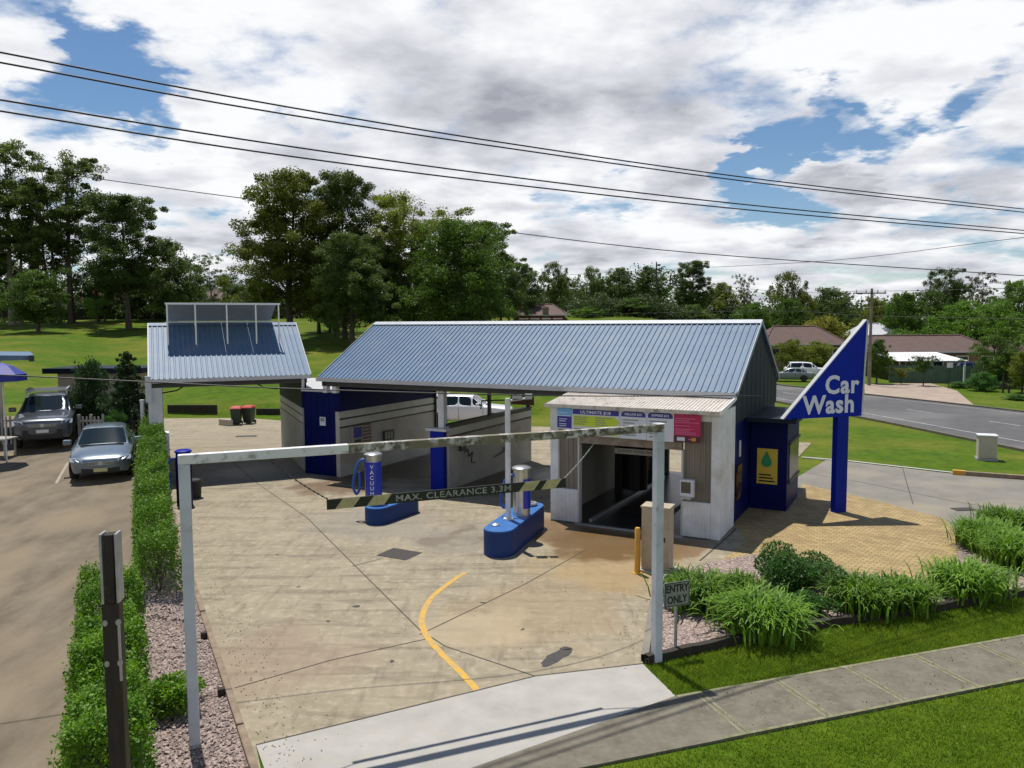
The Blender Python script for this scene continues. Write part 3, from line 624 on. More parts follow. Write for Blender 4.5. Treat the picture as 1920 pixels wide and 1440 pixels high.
def rib_wall(b, p, u, length, z0, z1, nrm, pitch=.16, h=.025, mi=0):   # vertical corrugated sheet
    p = Vector(p); u = Vector(u).normalized(); nrm = Vector(nrm).normalized(); prof = []; x = 0
    while x < length-1e-6:
        for dx, dz in ((0, 0), (.45*pitch, 0), (.55*pitch, h), (.85*pitch, h), (.95*pitch, 0)):
            if x+dx <= length: prof.append((x+dx, dz))
        x += pitch
    prof.append((length, 0)); vs = []
    for a, dz in prof: q = p+u*a+nrm*dz; vs += [(q.x, q.y, z0), (q.x, q.y, z1)]
    b.add(vs, [(2*i, 2*i+2, 2*i+3, 2*i+1) for i in range(len(prof)-1)], mi)
bay = thing('car_wash_building', 'long car wash building with blue grey ribbed metal roof over two open wash bays', 'building', P0, -TH)
RX0, RX1, RY0, RYM, RY1, RZ0, RZ1 = -16.22, .06, 1.7, 5.45, 9.2, 4.06, 6.19
b = MB(); rib_slope(b, RX0, RX1, RY0, RZ0, RYM, RZ1); rib_slope(b, RX0, RX1, RY1, RZ0, RYM, RZ1)
roof = b.build('roof', M['roof'], bay)
b = MB()
for k_ in range(1, 5):
    y_ = RY0+(RYM-RY0)*k_/5; z_ = RZ0+(RZ1-RZ0)*k_/5
    for i_ in range(80): x_ = RX0+.2*i_+.155; b.box(x_-.012, x_+.012, y_-.02, y_+.004, z_+.02, z_+.044)
b.build('screw_row', M['gutter'], roof)['kind'] = 'stuff'
b = MB(); b.extrude([(RX0, RYM-.22, RZ1-.06), (RX0, RYM, RZ1+.06), (RX0, RYM+.22, RZ1-.06), (RX0, RYM, RZ1)], (RX1-RX0, 0, 0)); b.build('ridge_cap', M['ridge_metal'], roof)
for x in (RX0-.02, RX1):
    b = MB(); b.extrude([(x, RY0, RZ0-.1), (x, RYM, RZ1-.1), (x, RY1, RZ0-.1), (x, RY1, RZ0+.05), (x, RYM, RZ1+.06), (x, RY0, RZ0+.05)], (.03, 0, 0)); b.build('barge_board', M['barge'], roof)
b = MB(); b.extrude([(RX0, RY0-.14, RZ0-.14), (RX0, RY0-.14, RZ0+.015), (RX0, RY0-.12, RZ0+.015), (RX0, RY0-.11, RZ0-.11), (RX0, RY0-.01, RZ0-.11), (RX0, RY0-.01, RZ0-.14)], (RX1-RX0, 0, 0)); b.build('gutter', M['gutter'], roof)
b = MB(); b.box(RX0+.1, RX1-.2, RY0+.1, RY0+.3, 3.72, 3.98); b.box(RX0+.1, RX1-.2, RY1-.3, RY1-.1, 3.72, 3.98)
for x in (-16.0, -13.1, -10.5, -7.9, -5.2, -2.6, -.25):
    b.extrude([(x, RY0+.3, 3.8), (x, RYM, 5.9), (x, RY1-.3, 3.8), (x, RY1-.3, 3.98), (x, RYM, 6.08), (x, RY0+.3, 3.98)], (.08, 0, 0))
b.build('roof_frame', M['dark_steel'], bay)
# gable walls
b = MB(); gy = [RY0+.05+(RY1-RY0-.1)*i/40 for i in range(41)]; vs = []
for i, y in enumerate(gy):
    zt = RZ0-.11+(RZ1-RZ0)*(1-abs(y-RYM)/(RYM-RY0)); dx = .0 if i % 4 < 2 else .02
    vs += [(-.02+dx, y, 3.12), (-.02+dx, y, zt)]
b.add(vs, [(2*i, 2*i+2, 2*i+3, 2*i+1) for i in range(40)]); b.build('gable_wall', M['gable'], bay)
b = MB(); b.box(-.16, -.06, 1.82, 4.4, 0, 3.11); b.box(-.16, -.06, 4.4, 9.1, 2.3, 3.11); b.box(-.16, -.06, 6.9, 9.1, 0, 2.3); b.build('side_wall', M['navy'], bay)
# wall A (full height, blue above striped panels) and wall B (chest high divider)
def striped_wall(name, x, y0, y1, ztop, parent, th=.2, two=True, full=None, sgn=1):
    b = MB(); b.box(x-th, x, y0, y1, 0, ztop, 0)
    o = b.build(name, M['wall_grey'], parent)
    k = MB(); xs_ = (x, x+.006) if sgn > 0 else (x-th-.006, x-th)
    if two:
        k.box(*xs_, y0+.01, y1-.01, ztop-.27, ztop, 0); k.box(*xs_, y0+.01, y1-.01, ztop-.345, ztop-.27, 1); k.box(*xs_, y0+.01, y1-.01, ztop-.61, ztop-.345, 0); k.box(*xs_, y0+.01, y1-.01, ztop-.68, ztop-.61, 1)
    else:
        k.box(*xs_, y0+.01, y1-.01, ztop-.10, ztop, 1); k.box(*xs_, y0+.01, y1-.01, ztop-.36, ztop-.10, 0); k.box(*xs_, y0+.01, y1-.01, ztop-.45, ztop-.36, 1)
    k.build('wall_stripe', [M['stripe'], M['black_paint']], o)
    return o
wa = striped_wall('bay_wall', -15.7, 2.3, 9.2, 2.65, bay); wa['label'] = 'full height bay wall with two pale stripes below dark blue panels'
b = MB(); b.box(-15.9, -15.68, 2.3, 9.2, 2.655, 3.96); b.build('upper_panel', M['navy'], wa)
b = MB(); b.box(-15.68, -15.60, 9.12, 9.2, 0, 3.9); b.build('edge_post', M['dark_steel'], wa)
wb = striped_wall('divider_wall', -10.5, 2.3, 9.1, 2.38, bay, two=False); wb['label'] = 'chest high divider wall between bays with grey stripe'
b = MB(); b.box(-10.72, -10.48, 2.25, 9.14, 2.385, 2.45); b.build('wall_cap', M['black_paint'], wb)
b = MB(); b.box(-11.17, -10.60, 2.05, 2.28, 0, 2.2); b.build('end_panel', M['blue'], wb)
b = MB(); b.box(-11.35, -10.45, 2.0, 2.34, 2.2, 2.30); b.build('end_cap', M['gutter'], wb)
for x, y, w, z0, z1, m in ((-10.73, 2.24, .24, 2.31, 3.93, 'white'), (-10.6, 5.5, .12, 2.46, 3.72, 'black_paint'), (-10.6, 9.0, .14, 2.46, 3.72, 'black_paint'), (-15.55, 1.95, .2, 3.45, 3.92, 'white'), (-15.98, 1.9, .2, 3.45, 3.92, 'white'), (-5.5, 8.9, .16, 0, 3.72, 'dark_steel')):
    b = MB(); b.box(x-w/2, x+w/2, y-w/2, y+w/2, z0, z1); b.build('post', M[m], bay)
b = MB(); b.tube([L_ for L_ in [(-15.2, 2.0, 3.82), (-14.4, 2.1, 3.80)]], .07, 8); b.build('bay_lamp', M['white'], bay)
# overhead hose booms under the eave
for x0, d in ((-13.4, 1), (-8.2, -1)):
    b = MB(); b.tube([(x0, 4.2, 3.75), (x0, 4.2, 3.35), (x0+d*.5, 4.0, 3.28), (x0+d*1.7, 3.7, 3.22), (x0+d*1.75, 3.7, 2.9)], .03, 6); b.box(x0-.2, x0+.2, 4.05, 4.35, 3.45, 3.75); b.build('hose_boom', M['dark_steel'], bay)
# ladder-like spray bar resting by the roof edge, and the small hanging sign in the bay
b = MB(); b.box(-9.5, -8.5, 5.3, 5.36, 2.95, 3.3); b.tube([(-9.3, 5.33, 3.3), (-9.3, 5.33, 3.8)], .012, 5); b.tube([(-8.7, 5.33, 3.3), (-8.7, 5.33, 3.8)], .012, 5); b.build('hanging_panel', M['brown_panel'], bay)
# wedge shaped plant room between the bays
Qw = Vector(G(571, 883)); QB = R(24); qX = Vector((math.cos(QB), math.sin(QB), 0)); qY = Vector((-math.sin(QB), math.cos(QB), 0))
pr = thing('plant_room', 'tall dark blue plant room wedged between the small bay and the long roofed bays', 'building', P0, -TH)
def tobl(p): q = Vector(p)-P0; return (q.dot(eX), q.dot(eY))
wedge = [(-17.58, 2.32), (-15.92, 2.32), (-15.92, 9.15), tobl(Qw+qY*7.0+qX*.06), tobl(Qw+qX*.12+qY*.1)]
b = MB(); b.prism(wedge, 0, 3.42); b.build('wall', M['navy'], pr)
b = MB(); b.prism([(-17.66, 2.26), (-15.93, 2.26), (-15.93, 9.1), tobl(Qw+qY*6.9+qX*.2), tobl(Qw+qX*.12+qY*.05)], 3.42, 3.50); b.build('roof', M['gutter'], pr)
b = MB()
for i in range(6): b.box(-17.55+i*.33, -17.53+i*.33, 2.308, 2.318, .02, 3.4)
b.build('panel_seam', M['navy'], pr)
b = MB(); b.box(-16.72, -16.42, 2.29, 2.312, 2.05, 2.40, 0); b.box(-16.68, -16.46, 2.285, 2.289, 2.22, 2.36, 1); b.build('notice', [M['board'], M['sign_grey']], pr)
# wall mounted gear in the bays
def gear(name, label, cat, parts, group=None):
    t = thing(name, label, cat, P0, -TH, group)
    for pn, mb_, m, sm in parts: mb_.build(pn, m, t, smooth=sm)
    return t
b1 = MB(); b1.box(-15.69, -15.55, 2.95, 3.55, 1.15, 1.98); b2 = MB(); b2.box(-15.55, -15.545, 3.0, 3.5, 1.5, 1.93); b3 = MB(); b3.box(-15.55, -15.54, 3.05, 3.45, 1.2, 1.42)
gear('wash_control_panel', 'grey wash control panel mounted on the striped bay wall beside the brown board', 'control panel', [('case', b1, M['sign_grey'], False), ('display', b2, M['ink'], False), ('keypad', b3, M['dark_steel'], False)])
b1 = MB(); b1.box(-15.69, -15.62, 3.62, 4.2, 1.1, 2.0); b2 = MB(); [b2.box(-15.62, -15.615, 3.66, 4.16, 1.16+i*.14, 1.23+i*.14) for i in range(6)]
gear('instruction_board', 'brown instruction board on the striped bay wall', 'board', [('panel', b1, M['brown_panel'], False), ('lettering', b2, M['letter_grey'], False)])
b1 = MB(); b1.box(-15.69, -15.6, 5.1, 5.8, 1.1, 1.52); b2 = MB(); [b2.box(-15.6, -15.595, 5.15+i*.2, 5.28+i*.2, 1.16, 1.46) for i in range(3)]
gear('meter_box', 'small dark meter box further along the striped bay wall', 'meter box', [('case', b1, M['dark_steel'], False), ('dial', b2, M['letter_grey'], False)])
b1 = MB(); b1.box(-10.49, -10.4, 2.95, 3.35, 1.35, 1.72); b2 = MB(); b2.box(-10.4, -10.395, 3.0, 3.3, 1.5, 1.68)
gear('coin_box', 'dark coin box on the chest high divider wall', 'coin box', [('case', b1, M['dark_steel'], False), ('slot_plate', b2, M['sign_grey'], False)])
b1 = MB(); b1.tube([(-10.45, 3.3, 1.25), (-10.4, 3.45, 1.35), (-10.42, 3.6, 1.05), (-10.4, 3.8, 1.2), (-10.42, 3.75, .8), (-10.4, 4.0, .75)], .025, 6)
b2 = MB(); b2.tube([(-10.42, 5.6, .72), (-10.4, 6.6, .86)], .022, 6); b2.box(-10.46, -10.38, 6.55, 6.8, .82, 1.0)
gear('spray_lance', 'black spray lance and hose hooked on the divider wall', 'spray lance', [('hose', b1, M['black'], True), ('lance', b2, M['black'], True)])

# ------------------------------------------------------------------ drive-through wash tunnel (white frame under the eave)
tn = thing('wash_tunnel', 'white framed drive through wash tunnel with corrugated skirts and short awning', 'wash tunnel', P0, -TH)
TX0 = -5.28
b = MB(); b.box(TX0, TX0+.27, 0, .22, 0, 3.6); b.box(-.27, 0, 0, .22, 0, 3.62); b.box(TX0+.27, -.27, .03, .2, 3.36, 3.6); b.build('frame', M['white_cladding'], tn, bevel=.015)
b = MB(); rib_wall(b, (TX0+.27, .12, 0), (1, 0, 0), .66, 1.03, 3.36, (0, -1, 0), .16); b.build('infill_panel', M['beige_clad'], tn)
b = MB(); rib_wall(b, (-1.07, .12, 0), (1, 0, 0), .80, 1.03, 3.36, (0, -1, 0), .16); b.build('infill_panel', M['beige_clad'], tn)
b = MB(); rib_wall(b, (TX0+.27, .0, 0), (1, 0, 0), .66, 0.02, 1.03, (0, -1, 0), .13); b.box(TX0+.27, TX0+.93, .01, .1, .02, 1.035); b.build('skirt', M['white_cladding'], tn)
b = MB(); rib_wall(b, (-1.07, .0, 0), (1, 0, 0), .80, 0.02, 1.03, (0, -1, 0), .13); b.box(-1.07, -.27, .01, .1, .02, 1.035); b.build('skirt', M['white_cladding'], tn)
b = MB(); b.box(TX0+.93, TX0+.98, -.01, .2, 0, 2.75); b.build('door_jamb', M['stripe'], tn); b = MB(); b.box(-1.12, -1.07, -.01, .2, 0, 2.5); b.build('door_jamb', M['stripe'], tn)
b = MB(); b.box(TX0+.98, -1.12, .02, .2, 2.5, 2.78); b.build('lintel', M['rust'], tn)
b = MB(); b.box(TX0+.93, -1.07, .06, .1, 2.78, 3.36); b.build('header_panel', M['beige_clad'], tn)
b = MB(); rib_slope(b, TX0-.12, .03, -.16, 3.66, 1.72, 3.90, .105, .022, .03); b.build('awning', M['awning'], tn)
b = MB(); b.box(TX0-.12, .03, -.19, -.16, 3.58, 3.69); b.build('awning_trim', M['awning'], tn)
b = MB(); b.extrude([(.0, .0, 3.6), (.0, 1.8, 3.85), (.0, 1.8, 3.95), (.0, -.2, 3.72), (.0, -.2, 3.6)], (.04, 0, 0)); b.build('flashing', M['white_clean'], tn)
b = MB(); rib_wall(b, (0, .2, 0), (0, 1, 0), 1.6, 0.02, 3.66, (1, 0, 0), .2, .012); b.box(-.1, -.005, .22, 1.8, .02, 3.66); b.build('end_wall', M['white_cladding'], tn)
b = MB(); b.box(TX0, TX0+.12, .22, 9.1, 0, 3.6); b.build('left_wall', M['wall_grey'], tn)
b = MB(); b.box(-.42, -.3, .22, 9.1, 0, 3.1); b.build('right_wall', M['wall_grey'], tn)
b = MB(); b.box(TX0+.12, -.42, .25, 9.1, 3.1, 3.16); b.build('ceiling', M['dark_steel'], tn)
b = MB(); b.box(TX0+.05, -.3, -.12, 9.4, .004, .012); b.build('tunnel_floor', M['wet_floor'], tn)
b = MB(); b.box(TX0+.9, -1.0, -.2, -.1, .0, .05); b.build('threshold', M['galv'], tn)
b = MB(); [b.box(-4.1, -4.0, .3, 8, .012, .1), b.box(-2.2, -2.1, .3, 8, .012, .1)]; b.build('guide_rail', M['galv'], tn)
b = MB(); b.box(TX0+.12, -4.15, 8.95, 9.08, .012, 3.1); b.box(-4.15, -.42, 8.95, 9.08, 2.2, 3.1); b.build('rear_wall', M['wall_grey'], tn)
wm = thing('wash_gantry', 'dark wash gantry with brushes and a lettered bar inside the tunnel', 'wash machine', P0, -TH)
b = MB(); b.box(-4.75, -4.45, 4.3, 5.2, 0.02, 2.75); b.box(-1.0, -.7, 4.3, 5.2, .02, 2.75); b.box(-4.75, -.7, 4.3, 5.2, 2.5, 2.85); b.build('arch', M['black_paint'], wm)
for x in (-4.1, -1.35):
    b = MB(); b.lathe([(.1, .15), (.42, .2), (.45, 1.2), (.42, 2.2), (.1, 2.25)], (x, 4.7, 0), 14); b.build('brush', M['black'], wm)
b = MB(); b.box(-3.75, -2.15, 1.6, 1.7, 1.98, 2.16); b.build('clearance_bar', M['stripe'], wm)
for x in (-3.6, -2.2): b = MB(); b.tube([(x, 1.65, 2.16), (x, 1.65, 3.1)], .02, 5); b.build('hanger', M['dark_steel'], wm)
text_part('lettering', 'DO NOT ENTER ON RED', .12, M['rust'], wm, frame((-2.95, 1.594, 2.07), (1, 0, 0), (0, 0, 1)), .01)
ts = thing('touch_screen', 'dark pay screen in a pale frame beside the tunnel mouth', 'pay screen', P0, -TH)
sx0, sz0 = onfront(1276, 930, -.2); sx1, sz1 = onfront(1302, 900, -.2)
b = MB(); b.box(sx0, sx1, -.3, -.12, sz0, sz1); b.build('case', M['white'], ts, bevel=.02)
b = MB(); b.box(sx0+.04, sx1-.08, -.306, -.3, sz0+.12, sz1-.06); b.build('screen', M['window'], ts)
b = MB(); b.box(sx0, sx1-.05, -.36, -.3, sz0-.05, sz0+.02); b.build('keypad', M['galv'], ts)
# menu boards above the opening
BW = -.07
def board(px0, py0, px1, py1, name, label, face, items, group=None):
    x0, z1 = onfront(px0, py0, BW); x1, z0 = onfront(px1, py1, BW)
    t = thing(name, label, 'menu board', P0, -TH, group)
    b = MB(); b.box(x0, x1, BW, BW+.03, z0, z1); b.build('panel', M[face], t)
    w, h = x1-x0, z1-z0
    for k, it in enumerate(items):
        if it[0] == 'r':
            _, u0, v0, u1, v1, m = it; b = MB(); b.box(x0+u0*w, x0+u1*w, BW-.004-.001*k, BW+.001, z0+v0*h, z0+v1*h); b.build('colour_field', M[m], t)
        elif it[0] == 'p':
            _, pts, m = it; b = MB(); b.extrude([(x0+u*w, BW-.004-.001*k, z0+v*h) for u, v in pts], (0, .005, 0)); b.build('colour_field', M[m], t)
        elif it[0] == 'l':      # rows of small print
            _, u0, u1, v0, v1, n_, m = it; b = MB(); q = random.Random(n_*7+int(u0*100))
            for i in range(n_):
                v = v1+(v0-v1)*(i+.5)/n_; e = u0+(u1-u0)*(.55+.45*q.random()); x = u0
                while x < e:
                    ww = .03+.05*q.random(); b.box(x0+x*w, x0+min(x+ww, e)*w, BW-.014, BW-.002, z0+(v-.018)*h, z0+(v+.018)*h); x += ww+.015
            b.build('small_print', M[m], t)
        else:
            _, u, v, txt, s, m, sx = it; text_part('lettering', txt, s*h, M[m], t, frame((x0+u*w, BW-.014, z0+v*h), (1, 0, 0), (0, 0, 1)), .02, .003, sx=sx)
    return t
G_ = 'wash menu boards above the tunnel'
board(1045, 762, 1071, 805, 'welcome_board', 'narrow pale blue and indigo board at the end of the menu boards', 'board', [('r', .0, .62, 1, 1, 'sky_panel'), ('r', 0, .05, 1, .58, 'ink'), ('l', .15, .85, .32, .5, 2, 'letter'), ('l', .15, .8, .1, .28, 2, 'letter'), ('l', .1, .9, .68, .78, 1, 'board')], G_)
hd = [(.02, .80), (.98, .80), (.98, .90), (.94, .97), (.06, .97), (.02, .90)]
board(1072, 765, 1162, 821, 'ultimate_board', 'widest menu board with lime panels under its indigo ULTIMATE header', 'board', [('r', .02, .78, .98, .97, 'ink'), ('t', .5, .87, 'ULTIMATE $18', .15, 'letter', 1.25), ('p', [(.03, .34), (.88, .34), (.98, .52), (.98, .6), (.88, .74), (.03, .74)], 'lime'), ('l', .06, .42, .38, .72, 4, 'sign_grey'), ('l', .5, .86, .38, .72, 4, 'sign_grey'), ('r', .55, .05, .96, .28, 'lime'), ('l', .06, .5, .06, .28, 3, 'sign_grey')], G_)
board(1163, 769, 1212, 825, 'deluxe_board', 'white menu board with indigo header next to the widest board', 'board', [('p', [(.04, .78), (.96, .78), (.96, .9), (.86, .97), (.14, .97), (.04, .9)], 'ink'), ('t', .5, .87, 'DELUXE $15', .115, 'letter', 1.0), ('l', .1, .7, .08, .72, 6, 'sign_grey')], G_)
board(1213, 771, 1263, 829, 'express_board', 'white menu board with indigo header beside the magenta board', 'board', [('p', [(.04, .78), (.96, .78), (.96, .9), (.86, .97), (.14, .97), (.04, .9)], 'ink'), ('t', .5, .87, 'EXPRESS $12', .11, 'letter', 1.0), ('l', .1, .75, .08, .72, 6, 'sign_grey')], G_)
board(1264, 772, 1313, 831, 'notice_board', 'magenta notice board with pink text and payment marks along its foot', 'magenta', [('r', 0, 0, 1, .2, 'maroon'), ('l', .06, .5, .86, .98, 1, 'pink'), ('l', .06, .95, .62, .82, 3, 'pink'), ('l', .06, .9, .5, .58, 1, 'pink'), ('l', .06, .92, .24, .46, 4, 'pink'), ('r', .12, .04, .42, .16, 'board'), ('r', .68, .05, .84, .16, 'yellow'), ('r', .55, .08, .7, .12, 'pink')], G_)
# blue kiosk on the right
ko = thing('kiosk', 'dark blue kiosk with slab roof beside the white tunnel', 'kiosk', P0, -TH)
b = MB(); b.box(-.03, 1.13, 4.4, 6.95, 0, 2.98); b.build('wall', M['navy'], ko)
b = MB(); b.box(-.03, 1.5, 3.55, 7.2, 2.99, 3.12); b.build('roof', M['gable'], ko)
b = MB(); b.box(1.131, 1.16, 4.75, 6.75, .95, 2.15); b.build('display_window', M['kiosk_window'], ko)
b = MB(); b.box(1.13, 1.20, 4.65, 6.85, 2.15, 2.24); b.build('window_trim', M['dark_steel'], ko); b = MB(); b.box(1.13, 1.20, 4.65, 6.85, .87, .95); b.build('window_trim', M['dark_steel'], ko)
b = MB(); b.box(-.04, .0, 2.6, 2.72, 2.0, 2.5); b.build('tube_lamp', M['board'], ko)
b = MB(); b.box(-.05, .0, 2.3, 2.9, .7, 1.75); b.build('vending_face', M['kiosk_window'], ko)
po = thing('yellow_poster', 'yellow poster with green drop on the dark blue kiosk wall', 'poster', P0, -TH)
x0, z1 = onfront(1420, 840, 4.385); x1, z0 = onfront(1457, 909, 4.385)
b = MB(); b.box(x0, x1, 4.375, 4.398, z0, z1); b.build('panel', M['poster_yellow'], po)
dc = ((x0+x1)/2-.02, z0+(z1-z0)*.62); rr = (x1-x0)*.26
pts = [(dc[0]+rr*math.cos(a), dc[1]+rr*math.sin(a)) for a in [R(150+240*i/16) for i in range(17)]]+[(dc[0], dc[1]+rr*2.3)]
b = MB(); b.extrude([(p[0], 4.368, p[1]) for p in pts], (0, .006, 0)); b.build('drop', M['poster_green'], po)
b = MB(); w_ = x1-x0
for i in range(3): b.box(x0+.1*w_, x0+(.9-.1*i)*w_, 4.37, 4.376, z0+(.06+.09*i)*(z1-z0), z0+(.10+.09*i)*(z1-z0))
b.build('small_print', M['gable'], po)

# ------------------------------------------------------------------ small bay with the solar panels
sb = thing('solar_bay_building', 'small separate wash bay with pale blue roof and tilted solar panels above', 'building', Qw, QB)
b = MB(); rib_slope(b, -5.8, .33, -.1, 4.06, 3.65, 6.19); rib_slope(b, -5.8, .33, 7.4, 4.06, 3.65, 6.19); ro2 = b.build('roof', M['roof'], sb)
b = MB(); b.extrude([(-5.8, 3.45, 6.13), (-5.8, 3.65, 6.25), (-5.8, 3.85, 6.13), (-5.8, 3.65, 6.19)], (6.13, 0, 0)); b.build('ridge_cap', M['roof'], ro2)
for x in (-5.83, .33):
    b = MB(); b.extrude([(x, -.1, 3.94), (x, 3.65, 6.08), (x, 7.4, 3.94), (x, 7.4, 4.1), (x, 3.65, 6.24), (x, -.1, 4.1)], (.04, 0, 0)); b.build('barge_board', M['barge'], ro2)
b = MB(); b.extrude([(-5.8, -.24, 3.92), (-5.8, -.24, 4.07), (-5.8, -.22, 4.07), (-5.8, -.21, 3.95), (-5.8, -.11, 3.95), (-5.8, -.11, 3.92)], (6.13, 0, 0)); b.build('gutter', M['gutter'], ro2)
b = MB(); b.box(-5.7, .2, 0, .18, 3.72, 3.92); b.box(-5.7, .2, 7.1, 7.28, 3.72, 3.92)
for x in (-5.6, -2.8, .0): b.extrude([(x, .2, 3.78), (x, 3.65, 5.86), (x, 7.1, 3.78), (x, 7.1, 3.98), (x, 3.65, 6.06), (x, .2, 3.98)], (.08, 0, 0))
b.build('roof_frame', M['dark_steel'], sb)
ww = striped_wall('bay_wall', .2, .12, 7.0, 2.65, sb, sgn=-1)
b = MB(); b.box(-.02, .19, .14, 7.0, 2.655, 3.7); b.build('upper_panel', M['gable'], ww)
b = MB(); b.box(-5.85, -5.35, .0, 7.0, 1.07, 3.72); b.build('left_pier', M['white'], sb)
b = MB(); b.box(-5.95, -5.2, -.05, 7.05, 0, 1.06); b.build('plinth', M['wall_grey'], sb)
b = MB(); b.box(-5.97, -5.15, -.1, 7.08, 1.061, 1.12); b.build('ledge', M['white_clean'], sb)
b = MB(); b.box(-5.93, -5.72, -.3, -.1, 3.2, 4.2); b.build('downpipe', M['gutter'], sb)
b = MB(); b.tube([(.02, -.05, 3.9), (.02, -.05, 3.4)], .06, 8); b.build('bracket', M['white'], sb)
for x0, d in ((-3.9, -1), (-2.2, 1)):
    b = MB(); b.tube([(x0, 2.5, 4.3), (x0, 2.5, 3.72), (x0+d*.5, 2.3, 3.66), (x0+d*.9, 2.2, 3.42), (x0+d*1.5, 2.1, 3.34)], .03, 6); b.box(x0-.25, x0+.2, 2.35, 2.65, 3.6, 3.72); b.build('hose_boom', M['dark_steel'], sb)
sp = thing('solar_array', 'four solar panels tilted away on posts above the small bay roof', 'solar panels', Qw, QB)
pA, pB = Vector((0, 2.15, 7.02)), Vector((0, 4.25, 6.32)); dd = (pB-pA); nn = Vector((0, -dd.z, dd.y)).normalized()
for i in range(4):
    x0 = -5.05+i*1.09
    b = MB(); b.extrude([Vector((x0, 0, 0))+pA, Vector((x0+1.08, 0, 0))+pA, Vector((x0+1.08, 0, 0))+pB, Vector((x0, 0, 0))+pB], nn*.035); pn = b.build('panel', M['solar'], sp)
    b = MB(); b.extrude([Vector((x0+.03, 0, 0))+pA+nn*.036+dd*.02, Vector((x0+1.05, 0, 0))+pA+nn*.036+dd*.02, Vector((x0+1.05, 0, 0))+pB+nn*.036-dd*.02, Vector((x0+.03, 0, 0))+pB+nn*.036-dd*.02], nn*.004); b.build('cell_face', M['cells'], pn)
b = MB(); b.box(-5.12, -.52, 2.06, 2.15, 7.0, 7.08); b.box(-5.12, -.52, 4.2, 4.26, 6.22, 6.3); b.build('rail', M['alu'], sp)
def zr(y): return 4.06+(y+.1)*(2.13/3.75) if y < 3.65 else 6.19-(y-3.65)*(2.13/3.75)
for x in (-5.05, -3.97, -2.73, -1.55, -.6):
    b = MB(); b.box(x-.03, x+.03, 2.08, 2.14, zr(2.1)+.02, 7.0); b.build('post', M['alu'], sp); b = MB(); b.box(x-.03, x+.03, 4.2, 4.25, zr(4.2), 6.25); b.build('post', M['alu'], sp)

# ------------------------------------------------------------------ triangular Car Wash sign
A1 = onplane(1465, 786, G(1572, 960), v_fp); A2 = onplane(1610, 779, G(1572, 960), v_fp); A3 = onplane(1621, 600, G(1572, 960), v_fp)
sg = thing('car_wash_sign', 'tall blue triangular sign reading Car Wash on one square blue post', 'sign', (G(1572, 960).x, G(1572, 960).y, 0))
sg_o = Vector(sg.location)
b = MB(); b.extrude([A1-sg_o-v_fp*.10, A2-sg_o-v_fp*.10, A3-sg_o-v_fp*.10], v_fp*.12); b.build('panel', M['sign_blue'], sg)
b = MB(); sl = (A3-A1); nrm = v_fp.cross(sl).normalized(); nrm = nrm if nrm.z > 0 else -nrm
b.extrude([A1-sg_o-v_fp*.12, A3-sg_o-v_fp*.12, A3-sg_o-v_fp*.12+nrm*.03, A1-sg_o-v_fp*.12+nrm*.03], v_fp*.16); b.extrude([A2-sg_o-v_fp*.12+u_fp*.002, A3-sg_o-v_fp*.12+u_fp*.002, A3-sg_o-v_fp*.12+u_fp*.06, A2-sg_o-v_fp*.12+u_fp*.05], v_fp*.16); b.build('edge_trim', M['gutter'], sg)
Mz = Matrix.Translation((0, 0, 0))
b = MB(); p = Matrix.Rotation(R(18.3), 4, 'Z'); b.box(-.21, .23, -.09, .13, 0, 3.12, 0, p); b.build('post', M['blue'], sg)
q1 = onplane(1577, 722, G(1572, 960), v_fp)-sg_o-v_fp*.106; q2 = onplane(1555, 759, G(1572, 960), v_fp)-sg_o-v_fp*.106
text_part('lettering', 'Car', .80, M['letter'], sg, frame(q1-u_fp*.06, u_fp, (0, 0, 1)), 0.030, .006, 1.10)
text_part('lettering', 'Wash', .80, M['letter'], sg, frame(q2-u_fp*.10, u_fp, (0, 0, 1)), .030, .006, 1.08)

# ------------------------------------------------------------------ height barrier and its hanging clearance sign
gl, gr = G(366, 1412), G(1231, 1240); gd = (gr-gl).normalized(); ga = math.atan2(gd.y, gd.x); glen = (gr-gl).length
gb = thing('height_barrier', 'tall white steel height barrier with mossy beam spanning the driveway', 'height barrier', gl, ga)
b = MB(); b.box(-.077, .077, -.077, .077, 0, 4.234); b.build('post', M['steel_post'], gb, bevel=.012)
b = MB(); b.box(glen-.078, glen+.078, -.078, .078, 0, 4.236); b.build('post', M['steel_post'], gb, bevel=.012)
b = MB(); b.box(-.078, 2.3, -.068, .068, 4.235, 4.372); b.build('beam', M['mossy_less'], gb, bevel=.012)
b = MB(); b.box(2.3, glen+.08, -.067, .067, 4.237, 4.370); b.build('beam', M['mossy'], gb, bevel=.012)
b = MB(); b.box(glen-.085, glen+.085, -.08, .08, 4.372, 4.385); b.build('post_cap', M['white_clean'], gb)
cs = thing('clearance_sign', 'black and yellow clearance sign bar hanging from chains across the driveway', 'clearance sign', gl, ga)
b = MB(); b.box(1.96, 5.97, -.012, .012, 3.39, 3.545); b.build('bar', M['black_paint'], cs)
k = .12
for xa in (2.08, 2.56, 5.10, 5.50):
    b = MB()
    b.extrude([(xa, -.016, 3.392), (xa+.27, -.016, 3.392), (xa+.27+k, -.016, 3.543), (xa+k, -.016, 3.543)], (0, .003, 0))
    b.extrude([(xa, .013, 3.392), (xa+.27, .013, 3.392), (xa+.27+k, .013, 3.543), (xa+k, .013, 3.543)], (0, .003, 0)); b.build('hazard_stripe', M['sign_yellow'], cs)
text_part('lettering', 'MAX. CLEARANCE 3.3M', .14, M['letter_grey'], cs, frame((3.99, -.013, 3.463), (1, 0, 0), (0, 0, 1)), .012, .002, 1.08, sx=1.24)
